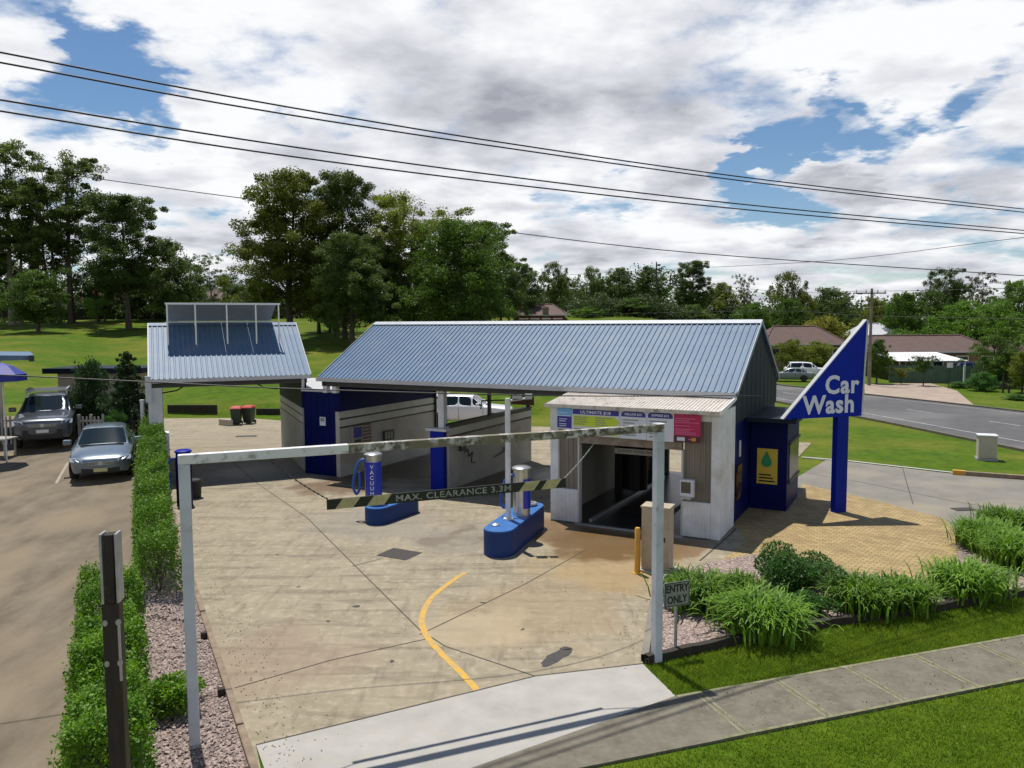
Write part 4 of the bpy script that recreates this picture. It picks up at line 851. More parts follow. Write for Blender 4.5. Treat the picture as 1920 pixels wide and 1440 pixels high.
for xa, za, xb, zb in ((1.16, 4.2, 1.98, 3.55), (6.60, 4.21, 5.95, 3.55)):
    b = MB(); n_ = 26
    for i in range(n_):
        t0, t1 = i/n_, (i+.82)/n_; s_ = -.10
        f0 = lambda t: (xa+(xb-xa)*t, 0, za+(zb-za)*t+s_*4*t*(1-t)*.35)
        b.tube([f0(t0), f0(t1)], .014 if i % 2 else .009, 5)
    b.build('chain', M['dark_steel'] if xa < 3 else M['galv'], cs)

# ------------------------------------------------------------------ vacuums on their islands
def island(name, label, c0, c1, w, h, cat='planter'):
    c0, c1 = Vector(c0), Vector(c1); d = (c1-c0).normalized(); n_ = Vector((-d.y, d.x, 0)); a0 = math.atan2(d.y, d.x)
    t = thing(name, label, cat, c0)
    ln = (c1-c0).length
    def ring(r): return [(r*math.cos(a0+R(90+180*i/12)), r*math.sin(a0+R(90+180*i/12))) for i in range(13)]+[(d.x*ln+r*math.cos(a0+R(-90+180*i/12)), d.y*ln+r*math.sin(a0+R(-90+180*i/12))) for i in range(13)]
    b = MB(); b.prism(ring(w/2), 0, h-.03); b.build('wall', M['planter'], t, smooth=True)
    b = MB(); b.prism(ring(w/2-.015), h-.03, h); b.build('top', M['planter_top'], t)
    return t
i2a, i2b = G(936, 1020)+Vector((0, 0, 0)), None
fr = G(926, 1046); d2 = Vector((math.sin(R(19)), math.cos(R(19)), 0)); c0 = fr+d2*.42
isl2 = island('vacuum_island', 'large bright blue capsule shaped island carrying the pole and steel vacuum', c0, c0+d2*2.75, .84, .70, 'vacuum island')
fr1 = G(691, 985); d1 = Vector((math.sin(R(30)), math.cos(R(30)), 0)); c1_ = fr1+d1*.42
isl1 = island('vacuum_island', 'smaller dark blue island below the vacuum with white lettering', c1_, c1_+d1*1.5, .76, .52, 'vacuum island')
def vacuum(name, label, p, z0, r, ztop, zhead, txt=None, side=False):
    t = thing(name, label, 'vacuum cleaner', (p.x, p.y, z0)); h = ztop-z0; hb = zhead-z0
    if side:
        b = MB(); b.lathe([(r*.95, 0), (r*.95, hb)], (0, 0, 0), 20); b.build('body', M['stainless'], t, smooth=True)
        b = MB()
        pts = [(r*1.02*math.cos(a), r*1.02*math.sin(a)) for a in [R(-80+70*i/8) for i in range(9)]]
        vs = [(x, y, z) for x, y in pts for z in (hb*.20, hb*.97)]; b.add(vs, [(2*i, 2*i+2, 2*i+3, 2*i+1) for i in range(8)]); b.build('front_panel', M['vac_blue'], t)
    else:
        b = MB(); b.lathe([(r, 0), (r, hb)], (0, 0, 0), 24); b.build('body', M['vac_blue'], t, smooth=True)
    b = MB(); b.lathe([(r*.93, hb), (r*.93, h-.10), (r*1.08, h-.09), (r*1.08, h-.05), (r*.8, h-.01), (.02, h)], (0, 0, 0), 24); b.build('motor_head', M['stainless'], t, smooth=True)
    hose = MB(); hx = -r-.08
    hose.tube(smooth_line([(-r*.7, -.05, hb+.05), (hx-.05, -.1, hb+.02), (hx-.2, -.14, hb*.75), (hx-.26, -.15, hb*.4), (hx-.16, -.15, hb*.22), (hx-.06, -.13, hb*.4), (hx-.08, -.1, hb*.75)], 4), .045, 8); hose.build('hose', M['hose_blue'], t, smooth=True)
    if txt:
        n_ = len(txt)
        for i, ch in enumerate(txt):
            text_part('lettering', ch, .17, M['letter'], t, frame((0, -r-.004, hb*.95-(i+.5)*hb*.78/n_), (1, 0, 0), (0, 0, 1)), .012, .004)
    return t
pv1 = G(701, 942, .50); vacuum('vacuum_cleaner', 'royal blue vacuum with VACUUM in white down its body and silver cap', pv1, .52, .27, 2.12, 1.83, 'VACUUM')
pv2 = G(974, 968, .70); vacuum('vacuum_cleaner', 'stainless vacuum with blue side panel and flat silver cap on the large island', pv2+d2*.2, .70, .26, 2.12, 1.80, None, True)
wp = thing('white_pole', 'slim white steel pole standing on the large blue island', 'pole', (G(953, 973, .7).x, G(953, 973, .7).y, .70))
b = MB(); b.tube([(0, 0, 0), (0, 0, 3.4)], .075, 12); b.build('shaft', M['white'], wp, smooth=True); b = MB(); b.box(-.13, .13, -.13, .13, 0, .03); b.build('base_plate', M['white'], wp)
b = MB(); b.tube([(0, 0, 3.32), (.55, -.05, 3.40)], .03, 8); b.box(.12, .40, -.16, .04, 3.40, 3.50); b.box(.48, .68, -.12, .02, 3.38, 3.52); b.build('camera_bracket', M['galv'], wp)
b = MB(); b.lathe([(.12, 0), (.12, .03), (.05, .06), (.02, .07)], (0, 0, 0), 14); o = b.build('tap_cap', M['galv'], smooth=True); q = G(929, 985, .7); o.location = (q.x, q.y, .70); tag(o, 'round silver cap lying on the near end of the large blue island', 'cap')
b = MB(); b.lathe([(.2, 0), (.24, .05), (.22, .09), (.14, .09), (.12, .03)], (0, 0, 0), 16); o = b.build('ash_tray', M['galv'], smooth=True); q = c0+d2*2.7; o.location = (q.x, q.y, .70); tag(o, 'shallow metal tray on the far end of the large blue island', 'tray')
# blue unit half hidden behind the left barrier post
pu = G(347, 946); bu = vacuum('mat_cleaner', 'blue machine with dome top behind the near barrier post', pu, 0.0, .26, 1.92, 1.55); bu['category'] = 'vacuum cleaner'
for ch in bu.children:
    if ch.name.startswith('motor_head'): ch.data.materials[0] = M['blue']
    if ch.name.startswith('body'): ch.data.materials[0] = M['navy']
wb_ = thing('waste_bin', 'black round waste bin beside the blue machine', 'bin', (G(364, 933).x, G(364, 933).y, 0))
b = MB(); b.lathe([(.24, 0), (.27, .62), (.28, .66), (.24, .66), (.22, .2)], (0, 0, 0), 18); b.build('body', M['black'], wb_, smooth=True); b = MB(); b.lathe([(.29, .6), (.31, .63), (.29, .66)], (0, 0, 0), 18); b.build('rim', M['dark_steel'], wb_)
# bollard, cabinet
bo = thing('bollard', 'yellow steel bollard in front of the beige cabinet', 'bollard', (G(1195, 1075).x, G(1195, 1075).y, 0))
b = MB(); b.lathe([(.07, 0), (.07, 1.12), (.055, 1.15), (.01, 1.16)], (0, 0, 0), 16); b.build('shaft', M['yellow'], bo, smooth=True); b = MB(); b.lathe([(.12, 0), (.12, .015)], (0, 0, 0), 16); b.build('base_plate', M['yellow'], bo)
cb = thing('pay_cabinet', 'weathered beige upright cabinet at the tunnel approach behind the barrier post', 'cabinet', (G(1222, 1074).x, G(1222, 1074).y, 0), -R(25))
b = MB(); b.box(-.27, .42, 0, .5, .06, 1.62); b.build('case', M['beige'], cb, bevel=.015); b = MB(); b.box(-.29, .44, -.02, .52, 1.62, 1.66); b.build('lid', M['beige'], cb); b = MB(); b.box(-.23, .38, -.008, .0, .12, 1.55); b.build('door', M['beige'], cb); b = MB(); b.box(-.34, .5, -.08, .58, 0, .06); b.build('base', M['new_concrete'], cb); b = MB(); b.box(.27, .33, -.03, -.008, .8, .92); b.build('handle', M['dark_steel'], cb)
# entry sign
en = thing('entry_sign', 'grey ENTRY ONLY sign on thin post at the corner of the garden bed', 'sign', (G(1268, 1228).x, G(1268, 1228).y, .0), ga)
b = MB(); b.box(-.28, .28, -.006, .006, .93, 1.40); b.build('plate', M['sign_grey'], en, bevel=.01)
b = MB(); [b.box(-.265, .265, -.009, -.006, z, z+.012) for z in (.945, 1.373)]; [b.box(x, x+.012, -.009, -.006, .957, 1.373) for x in (-.265, .253)]; b.build('border', M['black_paint'], en)
text_part('lettering', 'ENTRY', .20, M['black_paint'], en, frame((0, -.0075, 1.27), (1, 0, 0), (0, 0, 1)), .028, .002, sx=.80); text_part('lettering', 'ONLY', .20, M['black_paint'], en, frame((0, -.0075, 1.06), (1, 0, 0), (0, 0, 1)), .028, .002, sx=.80)
b = MB(); b.tube([(0, .03, 0), (0, .03, 1.36)], .03, 8); b.build('post', M['galv'], en)
# timber power post with steel straps (near left)
tp = W(211, 1100, 8.2); pt = thing('timber_post', 'dark square timber post with pale steel straps at its top', 'post', (tp.x, tp.y, T(tp.x, tp.y)), R(10))
H_ = W(211, 1000, 8.2).z-T(tp.x, tp.y); pt.scale = (.76, .76, 1)
b = MB(); b.box(-.105, .105, -.10, .10, 0, H_-.75); b.build('lower_shaft', M['olive_timber'], pt, bevel=.015); b = MB(); b.box(-.06, .06, -.10, .10, H_-.75, H_); b.box(-.12, .10, -.12, -.101, .95, H_-.75); b.build('upper_shaft', M['dark_timber'], pt, bevel=.01)
for x in (-.10, .10):
    b = MB(); b.box(x-.016, x+.016, -.115, .115, H_-.74, H_+.01); b.build('steel_strap', M['galv'], pt)
b = MB(); [b.tube([(x, -.13, z), (x, -.10, z)], .035, 8) for x in (-.08, .09) for z in (H_-.95, H_-1.4)]; b.box(.08, .11, -.125, -.10, H_-1.6, H_-.95); b.build('bolt', M['galv'], pt)
# sleepers and stakes along the driveway
sl_len = (sl1-sl0).length+3; nsl = 7; seg_ = sl_len/nsl
for i in range(nsl):
    p = sl0-sdir*3+sdir*(seg_*i); t = thing('timber_sleeper', ['nearest weathered sleeper at the driveway edge, by the barrier post', 'weathered sleeper edging the gravel, second along from the barrier post', 'weathered sleeper edging the gravel, third along from the barrier post', 'weathered sleeper edging the gravel, fourth along from the barrier post', 'weathered sleeper edging the gravel, fifth along from the barrier post', 'weathered sleeper edging the gravel, sixth along, in front of the blue machine', 'furthest weathered sleeper of the driveway edging, beside the blue machine'][i], 'sleeper', p, math.atan2(sdir.y, sdir.x), 'sleepers along the driveway edge')
    b = MB(); b.box(.02, seg_-.02, .03, .14, -.02, .20+.02*rnd.random()); b.build('plank', M['timber'], t, bevel=.015)
    b = MB(); b.box(seg_*.45, seg_*.45+.11, .145, .26, -.05, .27); b.build('stake', M['dark_timber'], t, bevel=.01)
# garden edging logs
gpts = smooth_line([G(1212, 1243), G(1350, 1212), G(1505, 1181), G(1640, 1160), G(1755, 1144), G(1925, 1114), G(2080, 1085)], 8)
b = MB(); vs = []
for i, p in enumerate(gpts):
    d = (gpts[min(i+1, len(gpts)-1)]-gpts[max(i-1, 0)]).normalized(); n_ = Vector((-d.y, d.x, 0))*.07; z = .15+.012*math.sin(i*1.7)
    vs += [(p.x-n_.x, p.y-n_.y, -.05), (p.x-n_.x, p.y-n_.y, z), (p.x+n_.x, p.y+n_.y, z), (p.x+n_.x, p.y+n_.y, -.05)]
b.add(vs, [(4*i+k, 4*i+k+1, 4*i+5+k, 4*i+4+k) for i in range(len(gpts)-1) for k in range(3)]); o = b.build('garden_edging', M['dark_timber']); tag(o, 'low dark timber edging between the garden bed and the lawn', 'edging')
b = MB(); vs = []; kp = [G(1209, 1240), G(1222, 1150), G(1232, 1105), G(1254, 1074)]
for i, p in enumerate(kp):
    d = (kp[min(i+1, 3)]-kp[max(i-1, 0)]).normalized(); n_ = Vector((-d.y, d.x, 0))*.07
    vs += [(p.x-n_.x, p.y-n_.y, -.05), (p.x-n_.x, p.y-n_.y, .13), (p.x+n_.x, p.y+n_.y, .13), (p.x+n_.x, p.y+n_.y, -.05)]
b.add(vs, [(4*i+k, 4*i+k+1, 4*i+5+k, 4*i+4+k) for i in range(3) for k in range(3)]); o = b.build('concrete_kerb', M['exit_drive']); tag(o, 'pale concrete kerb between the driveway and the garden gravel', 'kerb')
# yellow tipped barrier and white service cabinet on the right lawn
q0, q1 = G(1786, 889), G(1935, 900); a_ = math.atan2((q1-q0).y, (q1-q0).x); ln = (q1-q0).length
t = thing('timber_barrier', 'low weathered rail with yellow end along the exit driveway', 'barrier', q0, a_)
b = MB(); b.box(.45, ln, -.09, .09, .0, .16); b.build('rail', M['timber'], t, bevel=.01); b = MB(); b.box(0, .45, -.1, .1, 0, .18); b.build('yellow_end', M['yellow'], t, bevel=.01)
q0 = G(1849, 861); t = thing('service_cabinet', 'white box shaped service cabinet on the lawn by the road', 'cabinet', q0, R(-22))
b = MB(); b.box(-.36, .36, -.3, .3, .08, 1.05); b.build('case', M['render'], t, bevel=.03); b = MB(); b.box(-.40, .40, -.34, .34, 1.05, 1.12); b.build('lid', M['white'], t, bevel=.03); b = MB(); b.box(-.4, .4, -.34, .34, -.03, .08); b.build('base', M['new_concrete'], t)
# bins and low walls behind the small bay
def bin_(p, rz, label):
    t = thing('wheelie_bin', label, 'bin', p, rz, 'bins with red lids')
    b = MB(); b.add([(-.24, -.28, .06), (.24, -.28, .06), (.24, .26, .06), (-.24, .26, .06), (-.31, -.38, 1.0), (.31, -.38, 1.0), (.31, .32, 1.0), (-.31, .32, 1.0)], [(0, 3, 2, 1), (4, 5, 6, 7), (0, 1, 5, 4), (1, 2, 6, 5), (2, 3, 7, 6), (3, 0, 4, 7)]); b.build('body', M['bin_green'], t, bevel=.03)
    b = MB(); b.add([(-.33, -.41, 1.0), (.33, -.41, 1.0), (.33, .36, 1.0), (-.33, .36, 1.0), (-.27, -.30, 1.12), (.27, -.30, 1.12), (.27, .34, 1.12), (-.27, .34, 1.12)], [(0, 3, 2, 1), (4, 5, 6, 7), (0, 1, 5, 4), (1, 2, 6, 5), (2, 3, 7, 6), (3, 0, 4, 7)]); b.build('lid', M['red'], t, bevel=.02)
    for s in (-1, 1):
        b = MB(); b.lathe([(.11, -.025), (.11, .025)], (s*.27, .30, .11), 14, axis='x'); b.build('wheel', M['black'], t)
bin_(G(444, 796), R(8), 'red lidded wheelie bin next to the broken low wall'); bin_(G(467, 794), R(-6), 'red lidded wheelie bin nearer to the striped bay wall')
def low_wall(px0, py0, px1, py1, h, m, name, label):
    p, q = G(px0, py0), G(px1, py1); t = thing(name, label, 'wall', p, math.atan2((q-p).y, (q-p).x)); ln = (q-p).length; nr = max(2, int(h/.2))
    for k in range(nr):
        b = MB(); x = 0
        while x < ln-.05: w = min(ln-x, 1.2+.6*rnd.random()); b.box(x+.008, x+w-.008, 0+.01*rnd.random(), .2, k*h/nr, (k+1)*h/nr-.008); x += w
        b.build('course', M[m], t)
low_wall(314, 780, 406, 780, .75, 'dark_timber', 'retaining_wall', 'dark sleeper retaining wall behind the yard, seen through the solar roofed bay')
low_wall(410, 797, 432, 799, .38, 'render', 'block_wall', 'short pale block wall beside the red lidded bins')
low_wall(480, 780, 524, 780, .5, 'dark_timber', 'retaining_wall', 'dark retaining wall stub between bins and striped bay wall')
# ------------------------------------------------------------------ cars
def make_car(name, label, cat, paint, kind, loc, rz, plate='plate_w', rack=False):
    """x forward, y left, z up; the shell is lofted through stations (x, half width, sill, belt, roof half width, roof)."""
    if kind == 'hatch':
        st = [(2.12, .50, .36, .60, .42, .62), (2.06, .70, .22, .66, .60, .70), (1.85, .84, .19, .74, .70, .80), (1.30, .89, .18, .84, .74, .92), (.92, .90, .18, .92, .74, .98), (.10, .90, .18, .96, .60, 1.44), (-.55, .90, .18, .99, .60, 1.48), (-1.30, .89, .18, 1.02, .57, 1.44), (-1.85, .87, .22, 1.02, .56, 1.16), (-2.06, .82, .30, .92, .58, .98), (-2.14, .60, .40, .80, .42, .82)]
        wx, wr, ws, we = (1.30, -1.32), .32, 4, 5
        L_, rear = 4.3, (7, 8); pil = [6]
    elif kind == 'pickup':
        st = [(2.60, .62, .48, .92, .50, .95), (2.54, .82, .36, .98, .70, 1.04), (2.35, .92, .34, 1.06, .80, 1.14), (1.60, .95, .34, 1.14, .82, 1.20), (1.15, .95, .34, 1.18, .80, 1.24), (.45, .95, .34, 1.20, .66, 1.78), (-.30, .95, .34, 1.20, .66, 1.83), (-1.05, .95, .34, 1.20, .66, 1.80), (-1.20, .95, .34, 1.20, .74, 1.24), (-2.45, .95, .38, 1.20, .80, 1.22), (-2.60, .90, .46, 1.16, .78, 1.18)]
        wx, wr, ws, we = (1.62, -1.55), .39, 4, 5
        rear = (7, 8); pil = [6]
    elif kind == 'suv':
        st = [(2.28, .60, .46, .86, .50, .88), (2.22, .80, .34, .92, .70, .98), (2.0, .90, .32, 1.02, .78, 1.08), (1.45, .93, .32, 1.10, .78, 1.16), (1.05, .93, .32, 1.12, .76, 1.18), (.45, .93, .32, 1.14, .66, 1.72), (-.50, .93, .32, 1.14, .66, 1.78), (-1.75, .93, .32, 1.14, .64, 1.76), (-2.15, .90, .36, 1.12, .66, 1.20), (-2.25, .80, .46, 1.04, .60, 1.06)]
        wx, wr, ws, we = (1.42, -1.38), .38, 4, 5; rear = (7, 8); pil = [6]
    else:
        st = [(2.30, .55, .36, .60, .46, .62), (2.24, .75, .24, .66, .64, .70), (2.0, .86, .20, .74, .72, .79), (1.35, .90, .19, .84, .75, .90), (.85, .90, .19, .90, .74, .95), (.10, .90, .19, .94, .60, 1.38), (-.55, .90, .19, .96, .60, 1.42), (-1.15, .90, .19, .97, .57, 1.36), (-1.70, .89, .20, .96, .64, 1.02), (-2.20, .85, .26, .90, .66, .95), (-2.32, .65, .38, .82, .5, .84)]
        wx, wr, ws, we = (1.38, -1.36), .32, 4, 5; rear = (7, 8); pil = [6]
    t = thing(name, label, cat, loc, rz); b = MB(); nst = len(st); half = []
    for (x, w, z0, zb, wr_, zr_) in st:
        h = [(0, z0), (w*.86, z0), (w*.97, z0+.18*(zb-z0)), (w, z0+.55*(zb-z0)), (w*.985, zb-.02), (w*.96, zb), (wr_+.02, zr_-.05), (wr_*.80, zr_), (0, zr_+.012)]
        ring = [(x, y, z) for y, z in h]+[(x, -y, z) for y, z in h[-2:0:-1]]
        half.append(ring)
    nr = len(half[0]); b.v = [p for r_ in half for p in r_]
    cab0, cab1 = we, rear[0]
    for i in range(nst-1):
        for k in range(nr):
            kk = k if k < 8 else nr-1-k
            mi = 0
            if kk == 5 and (i in range(ws, rear[1]) ): mi = 1
            if kk in (6, 7) and i in (ws, rear[0]): mi = 1
            b.f.append((i*nr+k, i*nr+(k+1) % nr, (i+1)*nr+(k+1) % nr, (i+1)*nr+k)); b.mi.append(mi)
    b.f.append(tuple(range(nr))); b.mi.append(0); b.f.append(tuple((nst-1)*nr+k for k in range(nr-1, -1, -1))); b.mi.append(0)
    me = bpy.data.meshes.new('tmp'); me.from_pydata(b.v, [], b.f); me.materials.append(M[paint]); me.materials.append(M['glass']); me.polygons.foreach_set('material_index', b.mi)
    bm = bmesh.new(); bm.from_mesh(me); bmesh.ops.recalc_face_normals(bm, faces=bm.faces)
    cen = lambda f: f.calc_center_median()
    gf = [f for f in bm.faces if f.material_index == 1]; top_ = [f for f in gf if len({round(abs(v.co.y) < st[we][4]*1.0+.021 and 1 or 0) for v in f.verts}) and abs(cen(f).y) < .62 and any(abs(v.co.y) < 1e-4 or abs(v.co.y) < st[we][4]*.85 for v in f.verts)]
    fr_w = [f for f in top_ if cen(f).x > 0]; rr_w = [f for f in top_ if cen(f).x <= 0]; sd = [f for f in gf if f not in top_]
    for grp in (fr_w, rr_w):
        if grp:
            rg = bmesh.ops.inset_region(bm, faces=grp, thickness=.04, use_even_offset=True)
            for f in rg['faces']: f.material_index = 0
    ins = bmesh.ops.inset_individual(bm, faces=sd, thickness=.035, use_even_offset=True)
    for f in ins['faces']: f.material_index = 0
    bm.verts.index_update()
    bm.to_mesh(me); bm.free()
    to = bpy.data.objects.new('tmp', me); C.objects.link(to); sm = to.modifiers.new('s', 'SUBSURF'); sm.levels = 2; sm.render_levels = 2
    # keep window corners crisp
    cr = me.attributes.new('crease_edge', 'FLOAT', 'EDGE'); ef = {}
    for p in me.polygons:
        for ek in p.edge_keys: ef.setdefault(ek, set()).add(p.material_index)
    cv = me.attributes.new('crease_vert', 'FLOAT', 'POINT'); vf = {}
    for p in me.polygons:
        for vi in p.vertices: vf.setdefault(vi, []).append(p.material_index)
    cv.data.foreach_set('value', [1.0 if (vf.get(i_, []).count(1) == 1 and 0 in vf[i_]) else 0.0 for i_ in range(len(me.vertices))])
    vals = [1.0 if len(ef.get(tuple(sorted(e.vertices)), {0})) > 1 else 0.0 for e in me.edges]; cr.data.foreach_set('value', vals)
    dg = bpy.context.evaluated_depsgraph_get(); me2 = bpy.data.meshes.new_from_object(to.evaluated_get(dg)); bpy.data.objects.remove(to)
    for nm, idx in (('body', 0), ('window', 1)):
        bm = bmesh.new(); bm.from_mesh(me2); bmesh.ops.delete(bm, geom=[f for f in bm.faces if f.material_index != idx], context='FACES')
        m3 = bpy.data.meshes.new(nm); bm.to_mesh(m3); bm.free(); m3.materials.clear(); m3.materials.append(M[paint] if idx == 0 else M['glass'])
        for p in m3.polygons: p.material_index = 0; p.use_smooth = True
        o = bpy.data.objects.new(nm, m3); C.objects.link(o); o.parent = t
    hw = max(s_[1] for s_ in st)
    for x in wx:
        for sgn in (-1, 1):
            y = sgn*(hw-.11)
            b = MB(); b.lathe([(wr*.66, -.10), (wr*.95, -.11), (wr, -.07), (wr, .07), (wr*.95, .11), (wr*.66, .10)], (x, y, wr), 22, axis='y'); ty = b.build('wheel', M['tyre'], t, smooth=True)
            b = MB(); b.lathe([(wr*.64, -.09), (wr*.64, .085), (wr*.5, .10), (wr*.15, .095), (.01, .10)] if sgn > 0 else [(.01, -.10), (wr*.15, -.095), (wr*.5, -.10), (wr*.64, -.085), (wr*.64, .09)], (x, y, wr), 16, axis='y'); b.build('rim', M['rim'], ty, smooth=True)
            b = MB(); vs = []; r1, r0 = wr*1.22, wr*1.0; ya = sgn*(hw+.006)
            for k in range(15):
                a = R(-8+196*k/14)
                vs += [(x+r0*math.cos(a), ya, wr+r0*math.sin(a)), (x+r1*math.cos(a), ya-sgn*.015, wr+r1*math.sin(a))]
            b.add(vs, [(2*k, 2*k+1, 2*k+3, 2*k+2) for k in range(14)]); b.build('wheel_arch', M['black'], t)
    x0, w0, zl, zb0 = st[1][0], st[1][1], st[1][2], st[1][3]
    xs, wsb = st[2][0], st[2][1]
    for sgn in (-1, 1):
        b = MB(); z1 = st[2][3]-.02; h_ = .13 if kind in ('hatch', 'sedan') else .17
        b.extrude([(x0+.012, sgn*w0*.66, z1-h_), (xs+.07, sgn*(wsb*.985), z1-h_*.7), (xs-.08, sgn*(wsb*1.0), z1+.02), (x0-.01, sgn*w0*.74, z1-.01)], (.035, sgn*.02, 0)); b.build('headlight', M['lamp'], t, bevel=.01)
        b = MB(); zm = st[4][3]+.08; b.box(st[4][0]-.42, st[4][0]-.25, sgn*hw if sgn > 0 else -hw-.24, hw+.24 if sgn > 0 else -hw, zm-.02, zm+.14); b.build('mirror', M[paint], t, bevel=.03)
    gz = st[1][3]
    dx_ = (st[ws][0]-.05, (st[5][0]+st[6][0])/2-.35, st[rear[0]][0]+.12) if kind != 'x' else ()
    for sgn in (-1, 1):
        b = MB()
        for x_ in dx_: b.box(x_-.006, x_+.006, sgn*(hw-.012)-.012, sgn*(hw-.012)+.012, st[4][2]+.12, st[4][3]-.04)
        b.build('door_gap', M['black'], t)
        for x_ in dx_[1:]:
            b = MB(); b.box(x_+.08, x_+.26, sgn*hw-.02, sgn*hw+.02, st[4][3]-.17, st[4][3]-.13); b.build('door_handle', M[paint], t)
    b = MB(); b.box(st[ws][0]-.02, st[ws][0]+.10, -.62, .62, st[ws][5]-.01, st[ws][5]+.02); b.build('wiper_cowl', M['black'], t)
    b = MB(); b.box(x0-.02, x0+.055, -w0*.56, w0*.56, gz-.16, gz-.05); b.box(x0-.02, x0+.05, -w0*.75, w0*.75, zl+.05, gz-.24); b.build('grille', M['black'], t, bevel=.015)
    b = MB(); [b.box(x0+.05, x0+.062, -w0*.54, w0*.54, gz-.145+k*.035, gz-.13+k*.035) for k in range(3)]; b.lathe([(.065, .055), (.065, .075)], (x0, 0, gz-.10), 14, axis='x'); b.build('badge', M['rim'], t)
    b = MB(); b.box(x0+.05, x0+.075, -.19, .19, gz-.36, gz-.25); b.build('number_plate', M[plate], t)
    b = MB(); xr = st[-2][0]; [b.box(xr-.06, xr+.02, s_*st[-2][1]*.72-.13, s_*st[-2][1]*.72+.13, st[-2][3]-.2, st[-2][3]-.04) for s_ in (-1, 1)]; b.build('tail_light', M['red'], t)
    if rack:
        zt = st[6][5]; b = MB()
        for x in (.35, -.05, -.5, -.95): b.box(x-.03, x+.03, -.66, .66, zt+.10, zt+.14)
        for y in (-.66, .66): b.box(-1.05, .45, y-.03, y+.03, zt+.04, zt+.17); [b.box(x-.02, x+.02, y-.02, y+.02, zt-.06, zt+.06) for x in (.3, -.9)]
        b.build('roof_rack', M['galv'], t)
    return t
def lot_pt(px, py):
    p = G(px, py, .9)
    for _ in range(12): p = G(px, py, lz(p.y))
    return p
def park(px, py, half, head):        # front bumper centre at a pixel; heading in degrees from +x
    p = lot_pt(px, py); d = Vector((math.cos(R(head)), math.sin(R(head)), 0)); q = p-d*half; q.z = (lz(q.y)+lz(p.y))/2; return q
hh = -66
make_car('silver_hatchback', 'silver hatchback parked facing the street beside the long hedge', 'car', 'silver', 'hatch', park(190, 905, 2.2, hh), R(hh), 'plate_y').scale = (1.07, 1.07, 1.07)
make_car('dark_pickup', 'dark grey pickup with roof rack parked in front of the picket fence', 'pickup truck', 'charcoal', 'pickup', park(82, 847, 2.75, -64), R(-64), 'plate_w', True).scale = (1.10, 1.10, 1.10)
ute = make_car('white_pickup', 'white double cab pickup behind the chest high divider wall', 'pickup truck', 'carwhite', 'pickup', Vector((-2.75, 46.6, 0)), R(-7)); ute.scale = (1.06, 1.06, 1.06)
b = MB(); b.box(-2.55, -1.12, -.82, .82, 1.2, 1.82); b.build('canopy', M['carwhite'], ute, bevel=.06)
make_car('grey_sedan', 'dark grey sedan parked by the kerb behind the triangular sign', 'car', 'cargrey', 'sedan', Vector((28.6, 80, T(28.6, 80)+.04)), R(160))
make_car('white_wagon', 'white four wheel drive parked beyond the grey sedan', 'car', 'carwhite', 'suv', Vector((31.8, 84, T(31.8, 84)+.03)), R(-10))
make_car('blue_carport_car', 'dark blue car under the white carport of the brown roofed house', 'car', 'navy', 'suv', Vector((47.5, 82, T(47.5, 82))), R(180))
make_car('distant_white_van', 'white vehicle on the far street behind the gum trunks', 'car', 'carwhite', 'suv', XT(642, 118)+Vector((0, 0, .04)), R(5))

# ------------------------------------------------------------------ left lot surroundings
def picket_fence(name, label, p, q, h, m, step=.16, w=.07, gap=0.0):
    t = thing(name, label, 'fence', p, math.atan2((q-p).y, (q-p).x)); ln = (q-p).to_2d().length; dz = q.z-p.z
    b = MB(); n_ = int(ln/step)
    for i in range(n_): x = i*step; b.box(x, x+w, -.012, .012, .06+dz*x/ln, h+dz*x/ln+.02*math.sin(i*3.1)); 
    b.build('picket', M[m], t)
    for z in (.28, h-.22):
        b = MB(); b.extrude([(0, .013, z), (0, .05, z), (0, .05, z+.08), (0, .013, z+.08)], (ln, 0, dz)); b.build('rail', M[m], t)
    for k in range(3):
        x = ln*k/2; b = MB(); b.box(x-.05, x+.05, .03, .13, 0+dz*k/2, h+.08+dz*k/2); b.build('post', M[m], t)
    return t
def lp(px, Y): p = W(px, 700, Y); return Vector((p.x, Y, lz(Y)))
picket_fence('picket_fence', 'pale picket fence behind the silver hatchback', lp(142, 31.3), lp(188, 31.3), 1.15, 'picket')
picket_fence('picket_fence', 'dark picket fence below the pointed conifer', lp(190, 31.4), lp(258, 31.6), 1.05, 'fence_dark', .2, .06)
picket_fence('picket_fence', 'pale picket fence at the lot edge by the blue umbrella', lp(-60, 31.0), lp(28, 31.2), 1.2, 'picket')
t = thing('white_gate_post', 'white gate post at the end of the dark picket fence', 'post', lp(264, 31.5)); b = MB(); b.box(-.06, .06, -.06, .06, 0, 1.75); b.build('shaft', M['white'], t, bevel=.01); b = MB(); b.box(-.08, .08, -.08, .08, 1.75, 1.79); b.build('cap', M['white'], t)
t = thing('flat_roof_shed', 'low grey shed with dark flat roof behind the two dark shrubs', 'shed', Vector((W(92, 700, 37).x, 37, lz(35)-.1)))
sw = (W(262, 700, 37).x-W(92, 700, 37).x); zt = W(170, 690, 37).z-t.location.z
b = MB(); b.box(.4, sw-.5, 0, 2.2, 0, zt-.25); b.build('wall', M['render'], t); b = MB(); b.box(-.15, sw+.2, -.3, 2.5, zt-.25, zt+.0); b.build('roof', M['gable'], t); b = MB(); b.box(1.2, 2.0, -.02, 0, 0, 1.6); b.build('door', M['wall_grey'], t)
t = thing('corner_building', 'corner of a pale building with blue grey roof edge past the umbrella', 'building', Vector((W(0, 700, 30).x-3.05, 30, lz(30))), R(33))
zt = W(15, 660, 30).z-t.location.z
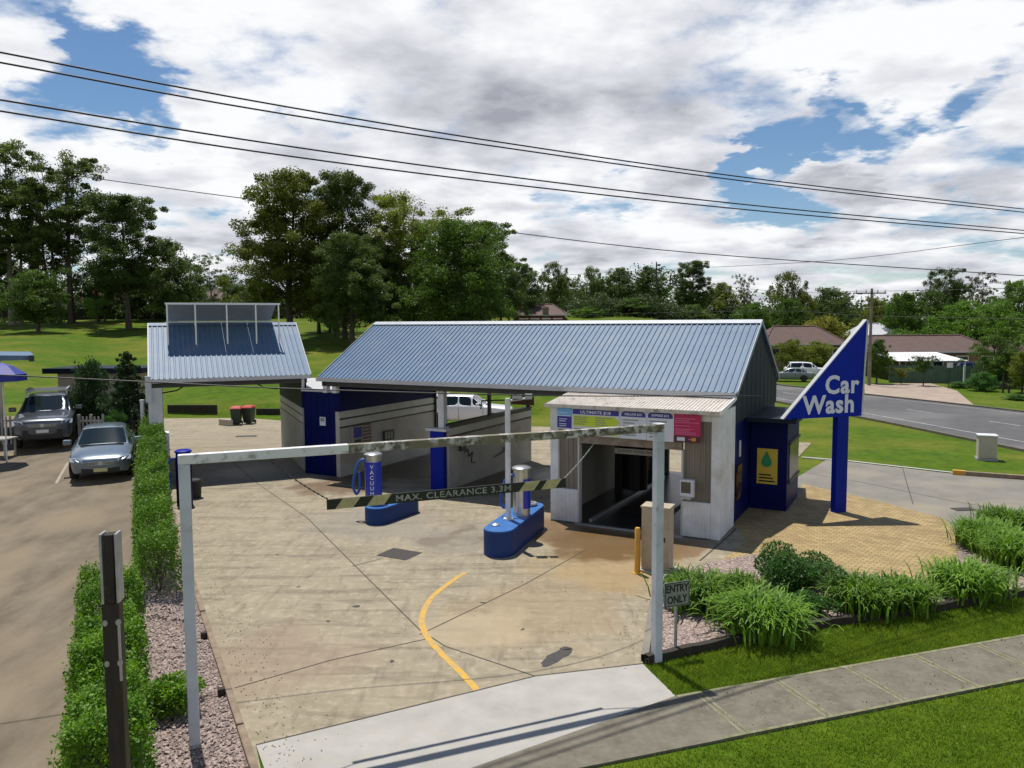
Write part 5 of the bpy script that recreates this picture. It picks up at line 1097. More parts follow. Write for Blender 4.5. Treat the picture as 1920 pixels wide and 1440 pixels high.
b = MB(); b.box(-3, 2.55, 0.3, 5, 0, zt-.42); b.build('wall', M['render'], t); b = MB(); b.extrude([(-3.5, -.2, zt-.35), (3.75, -.2, zt-.40), (3.75, -.2, zt-.22), (-3.5, -.2, zt+.05)], (0, 5.6, 0)); b.build('roof', M['roof'], t); b = MB(); b.box(-1.5, .5, .27, .3, 1.0, 2.1); b.build('window', M['window'], t); b = MB(); b.box(3.55, 3.75, -.35, -.2, zt-.45, zt-.2); b.build('gutter', M['dark_steel'], t)
um = thing('umbrella', 'deep blue market umbrella at the edge of the pale building', 'umbrella', lp(4, 28.5)); zt = W(5, 686, 28.5).z-um.location.z
b = MB(); vs = [(0, 0, zt+.12)]; n_ = 8
for r_, z in ((.35, zt), (.78, zt-.30), (.80, zt-.55)):
    vs += [(r_*math.cos(R(45*k+20)), r_*math.sin(R(45*k+20)), z) for k in range(n_)]
fs = [(0, 1+k, 1+(k+1) % 8) for k in range(8)]+[(1+8*j+k, 1+8*j+(k+1) % 8, 9+8*j+(k+1) % 8, 9+8*j+k) for j in range(2) for k in range(8)]
b.add(vs, fs); b.build('canopy', M['umbrella'], um); b = MB(); b.tube([(0, 0, 0), (0, 0, zt)], .025, 8); b.build('pole', M['white'], um)
t = thing('garden_table', 'pale low table under the blue umbrella', 'table', lp(-14, 29.2)); b = MB(); b.box(-.6, .6, -.4, .4, .68, .74); b.build('top', M['picket'], t)
for sx in (-.5, .5):
    for sy in (-.3, .3):
        b = MB(); b.box(sx-.03, sx+.03, sy-.03, sy+.03, 0, .68); b.build('leg', M['picket'], t)

# ------------------------------------------------------------------ houses
def house(name, label, px0, px1, Y, ridge_py, eave_py, base, depth, wall, tile, rz=0.0, ridge_in=.25, wins=4, extra=None):
    xa, xb = W(px0, 640, Y).x, W(px1, 640, Y).x; w = xb-xa
    t = thing(name, label, 'house', Vector(((xa+xb)/2, Y, base)), rz)
    ze, zr_ = W((px0+px1)/2, eave_py, Y).z-base, W((px0+px1)/2, ridge_py, Y+depth/2).z-base
    b = MB(); b.box(-w/2+.5, w/2-.5, .5, depth-.5, 0, ze); b.build('wall', M[wall], t)
    b = MB(); ri = w*ridge_in
    b.add([(-w/2, 0, ze-.1), (w/2, 0, ze-.1), (w/2, depth, ze-.1), (-w/2, depth, ze-.1), (-w/2+ri, depth/2, zr_), (w/2-ri, depth/2, zr_)], [(0, 1, 5, 4), (1, 2, 5), (2, 3, 4, 5), (3, 0, 4), (3, 2, 1, 0)]); rf = b.build('roof', M[tile], t)
    b = MB()
    b.tube([(-w/2+ri, depth/2, zr_+.02), (w/2-ri, depth/2, zr_+.02)], .11, 6)
    for c_ in ((-w/2, 0), (w/2, 0)): b.tube([(c_[0], c_[1], ze-.08), ((w/2-ri)*(1 if c_[0] > 0 else -1), depth/2, zr_+.02)], .10, 6)
    b.build('ridge_tile', M[tile], rf)
    b = MB(); b.box(-w/2-.03, w/2+.03, -.10, .0, ze-.16, ze-.02); b.build('gutter', M['gutter'], rf)
    for i in range(wins):
        x = -w/2+1.6+(w-3.2)*i/max(1, wins-1); b = MB(); b.box(x-.7, x+.7, .44, .5, max(.3, ze-1.75), ze-.5); wf = b.build('window', M['white_clean'], t); b = MB(); b.box(x-.62, x+.62, .42, .44, max(.4, ze-1.67), ze-.58); b.build('pane', M['window'], wf)
    b = MB(); b.box(.3, 1.2, .45, .5, 0, 2.05); b.build('door', M['timber'], t)
    return t, w, ze
house('brown_roof_house', 'low house with brown hipped roof behind the rounded shrubs and parked sedan', 1432, 1598, 100, 612, 645, T(42, 100), 10, 'brick', 'tile')
h2, w2, ze2 = house('brown_roof_house', 'long brown tiled house with white carport roof behind the green fence', 1640, 1885, 84, 629, 659, 0, 10, 'brick', 'tile', ridge_in=.14, wins=5)
b = MB(); x0, x1 = W(1658, 660, 81).x-h2.location.x, W(1784, 660, 81).x-h2.location.x
b.extrude([(x0, -6.0, ze2-.75), (x0, 0, ze2-.12), (x0, 0, ze2-.06), (x0, -6.0, ze2-.68)], (x1-x0, 0, 0)); b.build('carport_roof', M['white_clean'], h2)
for x in (x0+.2, (x0+x1)/2, x1-.2):
    b = MB(); b.box(x-.05, x+.05, -5.9, -5.8, 0, ze2-.7); b.build('carport_post', M['white'], h2)
house('brown_roof_house', 'brown tiled house partly hidden at the end of the green fence', 1880, 2040, 92, 640, 662, 0, 10, 'brick', 'tile')
house('grey_roof_house', 'house with mauve grey roof between the pole and the bright shrubs', 1622, 1690, 118, 607, 628, T(60, 118), 9, 'render', 'gutter')
house('red_roof_house', 'red tiled house glimpsed behind the tall gums across the meadow', 150, 212, 150, 541, 562, T(-75, 150), 9, 'render', 'tile_red')
house('cream_shed_house', 'small cream building beyond the dark fence under the round gum', 248, 300, 140, 556, 570, T(-60, 140), 6, 'render', 'gutter')
house('brown_roof_house', 'brown roofed house above the solar panels beyond the meadow', 368, 440, 150, 542, 560, T(-50, 150), 9, 'brick', 'tile')
house('red_brick_house', 'red brick house with brown roof showing above the long metal roof', 962, 1066, 116, 571, 590, T(4, 116), 9, 'red_brick', 'tile')
house('white_roof_house', 'pale roofed house glimpsed between the centre gum trunks', 610, 700, 150, 585, 600, T(-30, 150)-2, 9, 'render', 'gutter')
# fences
def panel_fence(name, label, pts, h, m):
    t = thing(name, label, 'fence', pts[0])
    for i in range(len(pts)-1):
        p, q = pts[i]-pts[0], pts[i+1]-pts[0]; d = (q-p); ln = d.to_2d().length; u = Vector((d.x, d.y, 0)).normalized(); b = MB()
        prof = []; x = 0
        while x < ln: prof += [(x, 0), (min(x+.12, ln), 0), (min(x+.16, ln), .04), (min(x+.28, ln), .04)]; x += .32
        vs = []
        for a, o_ in prof: q_ = p+u*a+Vector((-u.y, u.x, 0))*o_; zz = p.z+d.z*a/ln; vs += [(q_.x, q_.y, zz), (q_.x, q_.y, zz+h)]
        b.add(vs, [(2*k, 2*k+2, 2*k+3, 2*k+1) for k in range(len(prof)-1)]); b.build('panel', M[m], t)
        b = MB(); b.box(p.x-.05, p.x+.05, p.y-.05, p.y+.05, p.z, p.z+h+.05); b.build('post', M[m], t)
    return t
def gp(px, py): return G(px, py, 0)
f1 = [XT(1668+i*22, 78-i*.35) for i in range(8)]
panel_fence('green_fence', 'long green steel fence in front of the carport house', f1, 1.75, 'fence_green')
f1 = [XT(1822+i*21, 75-i*1.0) for i in range(5)]
panel_fence('green_fence', 'lower green fence section with pale panels beside the round roadside bush', f1, 1.5, 'fence_green')
f1 = [XT(-40+i*40, 122+i*.5) for i in range(10)]
panel_fence('dark_fence', 'dark boundary fence across the far edge of the meadow', f1, 1.7, 'fence_dark')
t = thing('street_sign', 'small pale sign on a post in front of the green fence', 'sign', XT(1780, 70)); b = MB(); b.tube([(0, 0, 0), (0, 0, 2.2)], .05, 6); b.build('post', M['dark_steel'], t); b = MB(); b.box(-.27, .27, -.07, -.05, 1.95, 2.4); b.build('plate', M['white'], t)
t = thing('white_gate_pillar', 'pale post between fence and roadside bush', 'post', XT(1808, 73)); b = MB(); b.box(-.07, .07, -.07, .07, 0, 1.95); b.build('shaft', M['white'], t); b = MB(); b.box(-.09, .09, -.09, .09, 1.95, 2.0); b.build('cap', M['white'], t)
for i, (px, Y) in enumerate(((1882, 66), (1893, 66))):
    t = thing('letterbox_post', ['short dark stake nearer the round bush', 'short dark stake further from the round bush'][i], 'post', XT(px, Y)); b = MB(); b.box(-.06, .06, -.06, .06, 0, 1.0+.6*(1-i)); b.build('shaft', M['dark_timber'], t); b = MB(); b.box(-.09, .09, -.09, .09, 1.0+.6*(1-i), 1.04+.6*(1-i)); b.build('cap', M['dark_timber'], t)

# ------------------------------------------------------------------ power poles and wires
def power_pole(px, Y, top, label, m, arms=1, base=None):
    p = XT(px, Y); h = W(px, top, Y).z-p.z; t = thing('power_pole', label, 'power pole', p)
    b = MB(); b.tube([(0, 0, 0), (0, 0, h)], [.17, .11], 10); b.build('shaft', M[m], t)
    for k in range(arms):
        z = h-.5-1.6*k-(.8 if arms > 1 else 0); b = MB(); b.box(-1.6 if k == 0 else -1.0, 1.3 if k == 0 else 1.0, -.18, -.06, z, z+.12); b.build('crossarm', M['dark_timber'], t)
        for x in (-1.5, -.6, .5, 1.2)[:4 if k == 0 else 3]:
            b = MB(); b.lathe([(.05, 0), (.06, .1), (.03, .28)], (x if k == 0 else x*.7, -.12, z+.12), 8); b.build('insulator', M['gutter'], t)
    return t
power_pole(1229, 140, 491, 'tall power pole with two crossarms above the ridge of the long roof', 'dark_steel', 2)
power_pole(1630, 74, 541, 'pale power pole standing directly behind the triangular sign', 'pale_bark', 1)
def wire(pts, r, label, group='power wires overhead', ext=1):
    P = [W(*p) for p in pts]; ln = smooth_line([P[0]-(P[1]-P[0])*ext]+P+[P[-1]+(P[-1]-P[-2])*ext], 8)
    b = MB(); b.tube(ln, r, 6); o = b.build('power_wire', M['wire'], smooth=True); tag(o, label, 'wire', group); return o
wire([(0, 98, 10), (480, 190, 11.8), (960, 270, 14), (1440, 338, 17), (1920, 392, 21)], .013, 'topmost dark power wire crossing the whole sky')
wire([(0, 117, 10), (480, 205, 11.8), (960, 279, 14), (1440, 345, 17), (1920, 398, 21)], .013, 'second power wire, just below the topmost one')
wire([(0, 187, 10), (480, 265, 11.8), (960, 332, 14), (1440, 388, 17), (1920, 432, 21)], .013, 'third power wire, upper one of the lower pair')
wire([(0, 208, 10), (480, 284, 11.8), (960, 346, 14), (1440, 397, 17), (1920, 438, 21)], .013, 'lowest of the four near power wires')
wire([(-200, 283, 128), (190, 336, 128), (450, 371, 128), (890, 427, 128), (1300, 474, 128), (1920, 517, 128)], .07, 'single distant wire passing behind the gum crowns', None)
wire([(0, 703, 13), (280, 716, 13.6), (560, 729, 14.2), (1040, 742, 15.4), (1360, 742, 20)], .011, 'thin service wire hanging in front of both metal roofs', None, .3)
wire([(1233, 506, 140), (1560, 488, 120), (1920, 445, 90)], .035, 'faint wire rising from the far crossarm towards the street', None)
wire([(1226, 520, 140), (1440, 545, 110), (1630, 546, 74), (1920, 540, 60)], .02, 'faint upper wire strung from the pale power pole', None)
wire([(1100, 590, 120), (1440, 583, 95), (1625, 592, 74), (1920, 598, 60)], .022, 'faint lower wire strung behind the triangular sign', None)

# ------------------------------------------------------------------ trees beyond the meadow and the road
TR = 'gum trees at the far side of the meadow'
plant('tallA', 'gum', 28, 112, 266, 'gum_tree', 'very tall airy gum with pale trunks, tallest of the group on the meadow edge', 'tree', 190, .4, group=TR)
plant('tallB', 'gum', 138, 116, 282, 'gum_tree', 'tall gum with several thin dark trunks beside the tallest one', 'tree', 200, 1.2, group=TR)
plant('tallA', 'gum_dark', -38, 108, 372, 'gum_tree', 'gum cut by the picture edge past the tallest gum', 'tree', 150, 2.2, group=TR)
plant('bigB', 'gum_dark', 246, 106, 372, 'gum_tree', 'dark round headed gum above the small bay end of the meadow', 'tree', 165, .9, group=TR)
plant('roundB', 'gum_dark', 322, 112, 452, 'gum_tree', 'lower dark gum sloping down beside the round headed one', 'tree', 120, 2.0, group=TR)
plant('roundA', 'dense', 76, 97, 508, 'shade_tree', 'low dark shade tree with pale trunk on the open meadow', 'tree', 120, .3)
plant('small', 'dense', 184, 100, 560, 'young_tree', 'small dark young tree below the multi trunk gum', 'tree', 40)
plant('sparse', 'gum_dark', 402, 135, 474, 'gum_tree', 'thin flat topped gum in the gap above the solar panels', 'tree', 70, .5)
plant('roundB', 'gum_dark', 432, 140, 516, 'shade_tree', 'rounded dark tree left under the biggest gum crown above the solar panels', 'tree', 80)
TC = 'gum trees behind the long metal roof'
plant('bigA', 'olive', 545, 92, 333, 'gum_tree', 'biggest olive green gum, with its trunks in view between the two roofs', 'tree', 205, .2, group=TC)
plant('bigB', 'gum', 648, 94, 333, 'gum_tree', 'airy gum with loose tufted top next to the biggest gum', 'tree', 140, 1.9, group=TC)
plant('bigA', 'gum_dark', 662, 86, 440, 'gum_tree', 'stout dark trunked gum standing closest to the long metal roof', 'tree', 150, 3.1, group=TC)
plant('open', 'olive', 768, 98, 374, 'gum_tree', 'open crowned gum with sky showing through above the long roof', 'tree', 190, 2.6, group=TC)
plant('bigB', 'gum_dark', 905, 104, 420, 'gum_tree', 'sparse gum leaning out past the drooping evergreen', 'tree', 150, .7, group=TC)
plant('dense', 'dense', 868, 88, 418, 'drooping_evergreen', 'dense drooping dark evergreen rising directly above the long roof ridge', 'tree', 200, 1.1)
plant('bush', 'bright', 780, 92, 562, 'shrub', 'light green shrub peeking above the start of the roof ridge', 'shrub', 56)
plant('small', 'olive', 630, 96, 612, 'young_tree', 'small light sapling between the gum trunks', 'tree', 26)
plant('roundA', 'gum_dark', 716, 96, 452, 'tree', 'dark rounded tree filling the gap below the open crowned gum', 'tree', 120, .4, group=TC)
plant('roundB', 'dense', 600, 100, 470, 'tree', 'dark understorey tree beneath the biggest olive gum', 'tree', 130, 1.4, group=TC)
plant('roundA', 'gum_dark', 816, 102, 470, 'tree', 'dark tree tucked between open crowned gum and drooping evergreen', 'tree', 110, 2.4, group=TC)
plant('roundB', 'gum_dark', 940, 112, 480, 'tree', 'rounded dark tree at the outer foot of the drooping evergreen', 'tree', 90, .2, group=TC)
plant('roundA', 'gum_dark', 12, 118, 480, 'tree', 'dark understorey tree at the foot of the tallest gum', 'tree', 120, .9, group=TR)
plant('roundB', 'gum_dark', 190, 120, 500, 'tree', 'dark understorey tree between multi trunk gum and round headed gum', 'tree', 110, .1, group=TR)
plant('roundA', 'gum_dark', 290, 122, 500, 'tree', 'dark understorey tree behind the round headed gum', 'tree', 120, 1.7, group=TR)
FR = [('roundA', 'gum_dark', 985, 120, 497, 60, 'dark tree just past the drooping evergreen'), ('roundB', 'gum', 1040, 160, 493, 66, 'grey green tree with square top above the red brick house'), ('roundB', 'gum_dark', 1108, 165, 502, 62, 'loose brownish tree between the square topped tree and the pole'), ('roundA', 'gum_dark', 1160, 165, 504, 74, 'broad dark tree short of the far power pole'), ('roundA', 'dense', 1216, 165, 501, 70, 'dense dark tree directly behind the far power pole'),
 ('bigB', 'gum_dark', 1296, 150, 492, 74, 'tall lopsided gum standing highest beyond the pole'), ('sparse', 'grey', 1394, 170, 514, 42, 'bare greyish tree with thin crown over the long roof end'), ('roundA', 'olive', 1350, 175, 532, 76, 'olive tree low between lopsided gum and grey tree'), ('roundB', 'olive', 1476, 140, 513, 84, 'rounded olive tree rising over the gable end'), ('roundA', 'gum_dark', 1556, 145, 541, 110, 'wide dark tree behind the point of the sign'), ('roundA', 'bright', 1412, 128, 568, 80, 'bright green tree at the foot of the grey tree'), ('roundB', 'dense', 1300, 128, 572, 90, 'low dark green tree behind the ridge beyond the pole'),
 ('roundA', 'dense', 1190, 126, 560, 90, 'low dark tree against the ridge before the pole'), ('roundB', 'bright', 1110, 124, 575, 70, 'brighter low tree peeping over the roof ridge'), ('roundA', 'bright', 1690, 120, 551, 90, 'light green tree past the pale pole'), ('roundB', 'dense', 1742, 130, 545, 86, 'dark tree next to the light green one'), ('open', 'gum_dark', 1772, 140, 505, 70, 'umbrella shaped dark gum standing out against the sky'), ('sparse', 'grey', 1836, 140, 509, 64, 'thin pale gum beside the umbrella shaped one'), ('roundA', 'bright', 1800, 104, 566, 110, 'broad bright tree behind the carport house'),
 ('roundB', 'bright', 1868, 100, 568, 140, 'biggest bright green leafy tree behind the brown tiles'), ('roundA', 'dense', 1905, 125, 528, 110, 'dark green tree at the skyline by the picture edge'), ('roundA', 'olive', 1640, 135, 560, 70, 'olive tree just behind the pale pole'), ('bush', 'yellow', 1545, 112, 597, 110, 'yellow green shrub on the slope behind the hipped roof'), ('bush', 'bright', 1690, 106, 620, 90, 'clipped bright shrubs over the long brown roof'), ('roundA', 'dense', 1480, 128, 560, 90, 'dark leafy tree at the gable end below the olive one')]
for k, fol, px, Y, top, wd, lab in FR: plant(k, fol, px, Y, top, 'shrub' if k == 'bush' else 'tree', lab, 'shrub' if k == 'bush' else 'tree', wd, group='trees beyond the road')
plant('bush', 'olive', 1482, 90, 640, 'shrub', 'rounded yellowish shrub in front of the hipped house beside the gable', 'shrub', 70)
plant('bush', 'olive', 1535, 90, 643, 'shrub', 'rounded yellowish shrub beside the sloping edge of the sign', 'shrub', 72)
plant('roundA', 'dense', 1644, 76, 638, 'tree', 'dark leafy tree directly beside the pale pole', 'tree', 54)
plant('small', 'dense', 1732, 73, 668, 'young_tree', 'small street tree in front of the green fence', 'tree', 50)
plant('small', 'olive', 1690, 75, 690, 'young_tree', 'little shrubby tree against the green fence near the drive', 'tree', 36)
plant('roundB', 'dense', 1866, 72, 630, 'tree', 'broad crowned tree with bare trunks in front of the brown tiles', 'tree', 96)
plant('bush', 'bushdark', 1842, 68, 699, 'shrub', 'round green bush at the roadside before the fence', 'shrub', 60)
plant('roundA', 'olive', 1918, 66, 660, 'tree', 'olive tree at the fence end by the picture edge', 'tree', 60)
plant('bush', 'bushdark', 1912, 60, 740, 'shrub', 'low dark roadside hedge bush below the olive tree', 'shrub', 50)
plant('bush', 'bushdark', 1800, 71, 716, 'shrub', 'scrubby low plants at the foot of the street sign', 'shrub', 40)
# shrubs by the cars
plant('bush', 'conifer', 167, 33.4, 682, 'shrub', 'dark rounded shrub with lighter tip behind the picket fence', 'shrub', 84, base=lz(31))
plant('cone', 'conifer', 237, 32.6, 659, 'conifer', 'dark pointed conifer behind the dark picket fence', 'shrub', 92, base=lz(31))
plant('bush', 'bushdark', 215, 31.2, 772, 'shrub', 'low brownish shrub at the foot of the dark picket fence', 'shrub', 46, base=lz(31)-.03)
# far-off wood that closes the horizon
g_ = np.random.default_rng(31); pos = []; nearp = []
for i in range(290):
    a = R(-58+116*i/289+g_.normal()*.15); d = 165+70*g_.random(); x, y = d*math.sin(a), d*math.cos(a)
    z0 = T(x, y); px_ = 960+1460*x/y; hh_ = (4.5+4.5*g_.random())*(1.0 if px_ < 1000 else 1.25)
    for k in range(5): pos.append(blob(g_, (x+g_.normal()*2.2, y+g_.normal()*2, z0+hh_*(.3+.6*g_.random())), 2.0+1.1*g_.random(), 105, .9, .4))
for i in range(420):
    px_ = -620+2160*i/419; Y = 124+8*g_.random(); q = XT(px_, Y); hh_ = 1.6+2.6*g_.random()
    if 950 < px_ < 1075: continue
    for k in range(3): nearp.append(blob(g_, (q.x+g_.normal()*1.2, Y+g_.normal(), q.z+hh_*(.2+.6*g_.random())), 1.3+.7*g_.random(), 110, .8, .4))
pos = np.concatenate(pos); nearp = np.concatenate(nearp); o = bpy.data.objects.new('far_woods', np_mesh('far_woods', np.concatenate([cards(pos, np.full(len(pos), .6), .6, g_), cards(nearp, np.full(len(nearp), .36), .6, g_)]), 4, FOL['wood'])); C.objects.link(o); tag(o, 'far wood closing the horizon behind the houses', 'woods', kind='stuff')

# ------------------------------------------------------------------ hedges, garden plants, grass
def leaf_volume(g, path, w, h, n, leaf, zf, lump=.12):
    P = [Vector(p) for p in path]; L0 = [(P[i+1]-P[i]).length for i in range(len(P)-1)]; tot = sum(L0); out = []
    t = g.random(n)*tot; cum = np.concatenate([[0], np.cumsum(L0)])
    idx = np.clip(np.searchsorted(cum, t)-1, 0, len(L0)-1); fr_ = (t-cum[idx])/np.array(L0)[idx]
    A = np.array([tuple(p) for p in P]); base = A[idx]+(A[idx+1]-A[idx])*fr_[:, None]; d = (A[idx+1]-A[idx]); d /= np.linalg.norm(d, axis=1, keepdims=True); nrm = np.stack([-d[:, 1], d[:, 0], 0*d[:, 0]], 1)
    # mostly on the outer skin: two sides, the top, and the interior
    r = g.random(n); u = g.random(n)*2-1; v = g.random(n)
    u = np.where(r < .28, np.sign(u)*(1-.12*g.random(n)), u); v = np.where((r >= .28) & (r < .72), 1-.12*g.random(n), v)
    rag = 1+lump*np.sin(t*2.3+1)+lump*np.sin(t*5.1+u*2)+lump*.6*g.normal(size=n)
    z = v*h*rag; sh = 1-.25*np.maximum(0, v-.7)/.3*np.abs(u)
    return base+nrm*(u*w/2*rag*sh)[:, None]+np.stack([0*z, 0*z, z], 1)
def hedge(name, label, path, w, h, n, leaf, fol, seed):
    g = np.random.default_rng(seed); t = thing(name, label, 'hedge', path[0]); p0 = Vector(path[0]); pth = [Vector(p)-p0 for p in path]
    pos = leaf_volume(g, pth, w, h, n, leaf, None); me = np_mesh('foliage', cards(pos, np.full(n, leaf), .62, g, 0, .9), 4, FOL[fol]); o = bpy.data.objects.new('foliage', me); C.objects.link(o); o.parent = t
    b = MB()
    tot = sum((pth[i+1]-pth[i]).length for i in range(len(pth)-1)); k = 0
    for i in range(len(pth)-1):
        m_ = max(1, int((pth[i+1]-pth[i]).length/.5))
        for j in range(m_):
            q = pth[i].lerp(pth[i+1], (j+.5)/m_)
            for s_ in range(3): e = q+Vector((g.normal()*w*.22, g.normal()*.2, h*(.6+.25*g.random()))); b.tube([q+Vector((g.normal()*.05, g.normal()*.05, 0)), e], [.022, .008], 4, caps=False)
    b.build('stem', M['bark'], t)
    return t
def hx(y, off): return -4.3-(y-11.6)*.5+off
hp = [(hx(y, -.92 if y < 22 else -.85+.4*(y-22)/9), y, lz(y)-.02) for y in (16.2, 20, 24, 28, 31)]
hedge('hedge', 'long bright green hedge running back beside the silver hatchback', hp, 0.82, 1.05, 52000, .058, 'hedge', 5)
hp = [(hx(y, -1.95), y, lz(y)-.02) for y in (9.2, 11, 13, 14.9)]
hedge('hedge', 'bright green hedge around the dark timber post by the street', hp, 0.95, 1.05, 52000, .052, 'hedge', 6)
def leafy_bush(name, label, p, r, h, n, leaf, fol, seed, flat=None):
    g = np.random.default_rng(seed); t = thing(name, label, 'shrub', p)
    ctr = [(g.normal()*r*.38, g.normal()*r*.38, h*(.3+.42*g.random())) for _ in range(16)]
    pos = np.concatenate([blob(g, c, r*.5, n//16, .8*h/r/1.4 if flat is None else flat, .7) for c in ctr]); pos = pos[pos[:, 2] > .02]
    o = bpy.data.objects.new('foliage', np_mesh('foliage', cards(pos, np.full(len(pos), leaf), .5, g, 0, .8), 4, FOL[fol])); C.objects.link(o); o.parent = t
    b = MB(); [b.tube([(0, 0, 0), (c[0]*.8, c[1]*.8, c[2])], [.025, .008], 4, caps=False) for c in ctr]; b.build('stem', M['bark'], t)
    return t
q = G(318, 1352); leafy_bush('shrub', 'small bright shrub on the gravel at the foot of the barrier post', (q.x, q.y, .13), .48, .62, 4200, .065, 'hedge', 21)
q = G(1490, 1112); leafy_bush('shrub', 'dark green glossy bush between the strap leaved clumps', (q.x, q.y+.1, .05), .86, 1.0, 12000, .07, 'bushdark', 22)
q = G(1522, 1156); leafy_bush('shrub', 'smaller dark green bush tucked in front of the glossy one', (q.x, q.y, .05), .42, .46, 4200, .055, 'bushdark', 23)
def strap_plant(name, label, p, r, h, n, seed, group='strap leaved garden clumps'):
    n = int(n*1.35); h *= 1.05; r *= .86; g = np.random.default_rng(seed); V = []
    for i in range(n):
        c = np.array([*(g.normal(size=2)*r*.42), 0]); az = math.atan2(c[1], c[0])+g.normal()*.9 if g.random() < .75 else g.random()*6.28
        d = np.array([math.cos(az), math.sin(az), 0]); s_ = np.array([-d[1], d[0], 0]); ln = h*(.8+.55*g.random()); out = r*(.25+.5*g.random()); w = .012+.010*g.random()
        pr_ = []
        for k in range(6):
            t = k/5; z = ln*(1.65*t-1.0*t*t*(.75+.5*(out/r))); pr_.append((c+d*out*(t**1.35)*1.15+np.array([0, 0, max(.02, z*.95)]), w*(1-.8*t**2)+.003))
        for k in range(5):
            (a, wa_), (b_, wb2) = pr_[k], pr_[k+1]; V += [a-s_*wa_, a+s_*wa_, b_+s_*wb2, b_-s_*wb2]
    o = bpy.data.objects.new(name, np_mesh(name, np.array(V), 4, FOL['strap'])); C.objects.link(o); o.location = p
    return tag(o, label, 'garden plant', group)
for i, (px, py, r, h, n, lab) in enumerate(((1312, 1140, .82, .74, 620, 'bright strap leaved clump directly behind the ENTRY ONLY sign'), (1425, 1188, .86, .78, 900, 'fullest strap leaved clump spilling over the timber edging'), (1385, 1130, .55, .62, 380, 'strap leaved clump squeezed between the sign clump and the fullest one'), (1612, 1145, .72, .72, 640, 'strap leaved clump beside the glossy dark bush'), (1695, 1142, .62, .68, 520, 'strap leaved clump leaning over the edging, second from the bare mulch'), (1815, 1118, .85, .74, 700, 'separate strap leaved clump beside the bare mulch gap'), (1850, 1030, .85, .78, 760, 'strap leaved clump at the garden tip by the exit driveway'), (1910, 1062, .9, .86, 760, 'large strap leaved clump at the picture edge by the exit driveway'), (1885, 1000, .75, .75, 500, 'strap leaved clump furthest out beside the exit driveway'))):
    q = G(px, py); strap_plant('strap_leaf_plant', lab, (q.x, q.y, .04), r, h, n, 40+i)
# mown grass on the verges (blades)
g_ = np.random.default_rng(77)
def blades(n, sampler, hmin, hmax):
    P = []; 
    while len(P) < n:
        q = sampler()
        if q is not None: P.append(q)
    P = np.array(P); a = g_.random(n)*6.28; w = .006+.008*g_.random(n); h = hmin+(hmax-hmin)*g_.random(n)
    s_ = np.stack([np.cos(a), np.sin(a), 0*a], 1)*w[:, None]; tip = P+np.stack([g_.normal(size=n)*.35*h, g_.normal(size=n)*.35*h, h], 1)
    return np.stack([P-s_, P+s_, tip], 1).reshape(-1, 3)
gx = [p for p in gpts]
def edge_y(x):
    for i in range(len(gx)-1):
        if gx[i].x <= x <= gx[i+1].x: f_ = (x-gx[i].x)/(gx[i+1].x-gx[i].x); return gx[i].y+(gx[i+1].y-gx[i].y)*f_
    return gx[0].y if x < gx[0].x else gx[-1].y
def s_verge():
    x = 2.4+g_.random()*10; s0 = fpU+u_fp*((x-fpU.x)/u_fp.x); y1 = edge_y(x)-.1; y0 = s0.y
    y = y0+(y1-y0)*g_.random()
    if x < 3.0 and (Vector((x, y, 0))-G(1205, 1245)).cross(fpU-G(1205, 1245)).z > 0: return None
    return (x, y, T(x, y))
def s_low():
    x = -.6+g_.random()*12.6; s0 = fpL+u_fp*((x-fpL.x)/u_fp.x); y = s0.y-.02-2.2*g_.random()**.8
    if (Vector((x, y, 0))-fpZ).cross(Vector((x, y, 0))-(fpZ-v_fp*2.5-u_fp*1.0)).z > -1e9 and (Vector((x, y, 0))-fpZ).dot(u_fp) < -.45*(-(Vector((x, y, 0))-fpZ).dot(v_fp))-.02: return None
    if math.hypot((x-5.6)/1.5, (y-9.1)/.55) < .7+.3*math.sin(x*7) and g_.random() < .6: return None
    return (x, y, T(x, y))
def s_field():
    Y = 34+20*g_.random(); px = 1500+440*g_.random(); p = W(px, 800, Y); 
    if p.x > ns[0].x: return None
    return (p.x, Y, T(p.x, Y))
V = np.concatenate([blades(52000, s_verge, .03, .075), blades(40000, s_low, .03, .075)])
o = bpy.data.objects.new('verge_grass', np_mesh('verge_grass', V, 3, FOL['grassblade'])); C.objects.link(o); o['kind'] = 'stuff'

lit = []
for _ in range(520):
    t_ = rnd.random(); q = sl0.lerp(sl1, t_*1.1-.1)-snl*(1.4+abs(rnd.gauss(0, 1))*4.5); lit.append((q.x, q.y, .008))
for _ in range(110):
    q = gpts[0].lerp(G(1254, 1074), rnd.random())+Vector((-.2-abs(rnd.gauss(0, .35)), rnd.gauss(0, .3), 0)); lit.append((q.x, q.y, .009))
for _ in range(260): lit.append((fpU+u_fp*rnd.random()*11-v_fp*wfp*rnd.random()).to_tuple()[:2]+(.024,))
for _ in range(160): q = G(300+900*rnd.random(), 1000+240*rnd.random()); lit.append((q.x, q.y, .008))
lp_ = np.array(lit); ln_ = cards(lp_, np.full(len(lp_), .045), .4, rng, 0, 6.0); ln_[:, 2] = np.maximum(ln_[:, 2], .007)
o = bpy.data.objects.new('leaf_litter', np_mesh('leaf_litter', ln_, 4, pm('dry_leaf', (.11, .07, .03), (.20, .15, .06), 20, .8))); C.objects.link(o); o['kind'] = 'stuff'
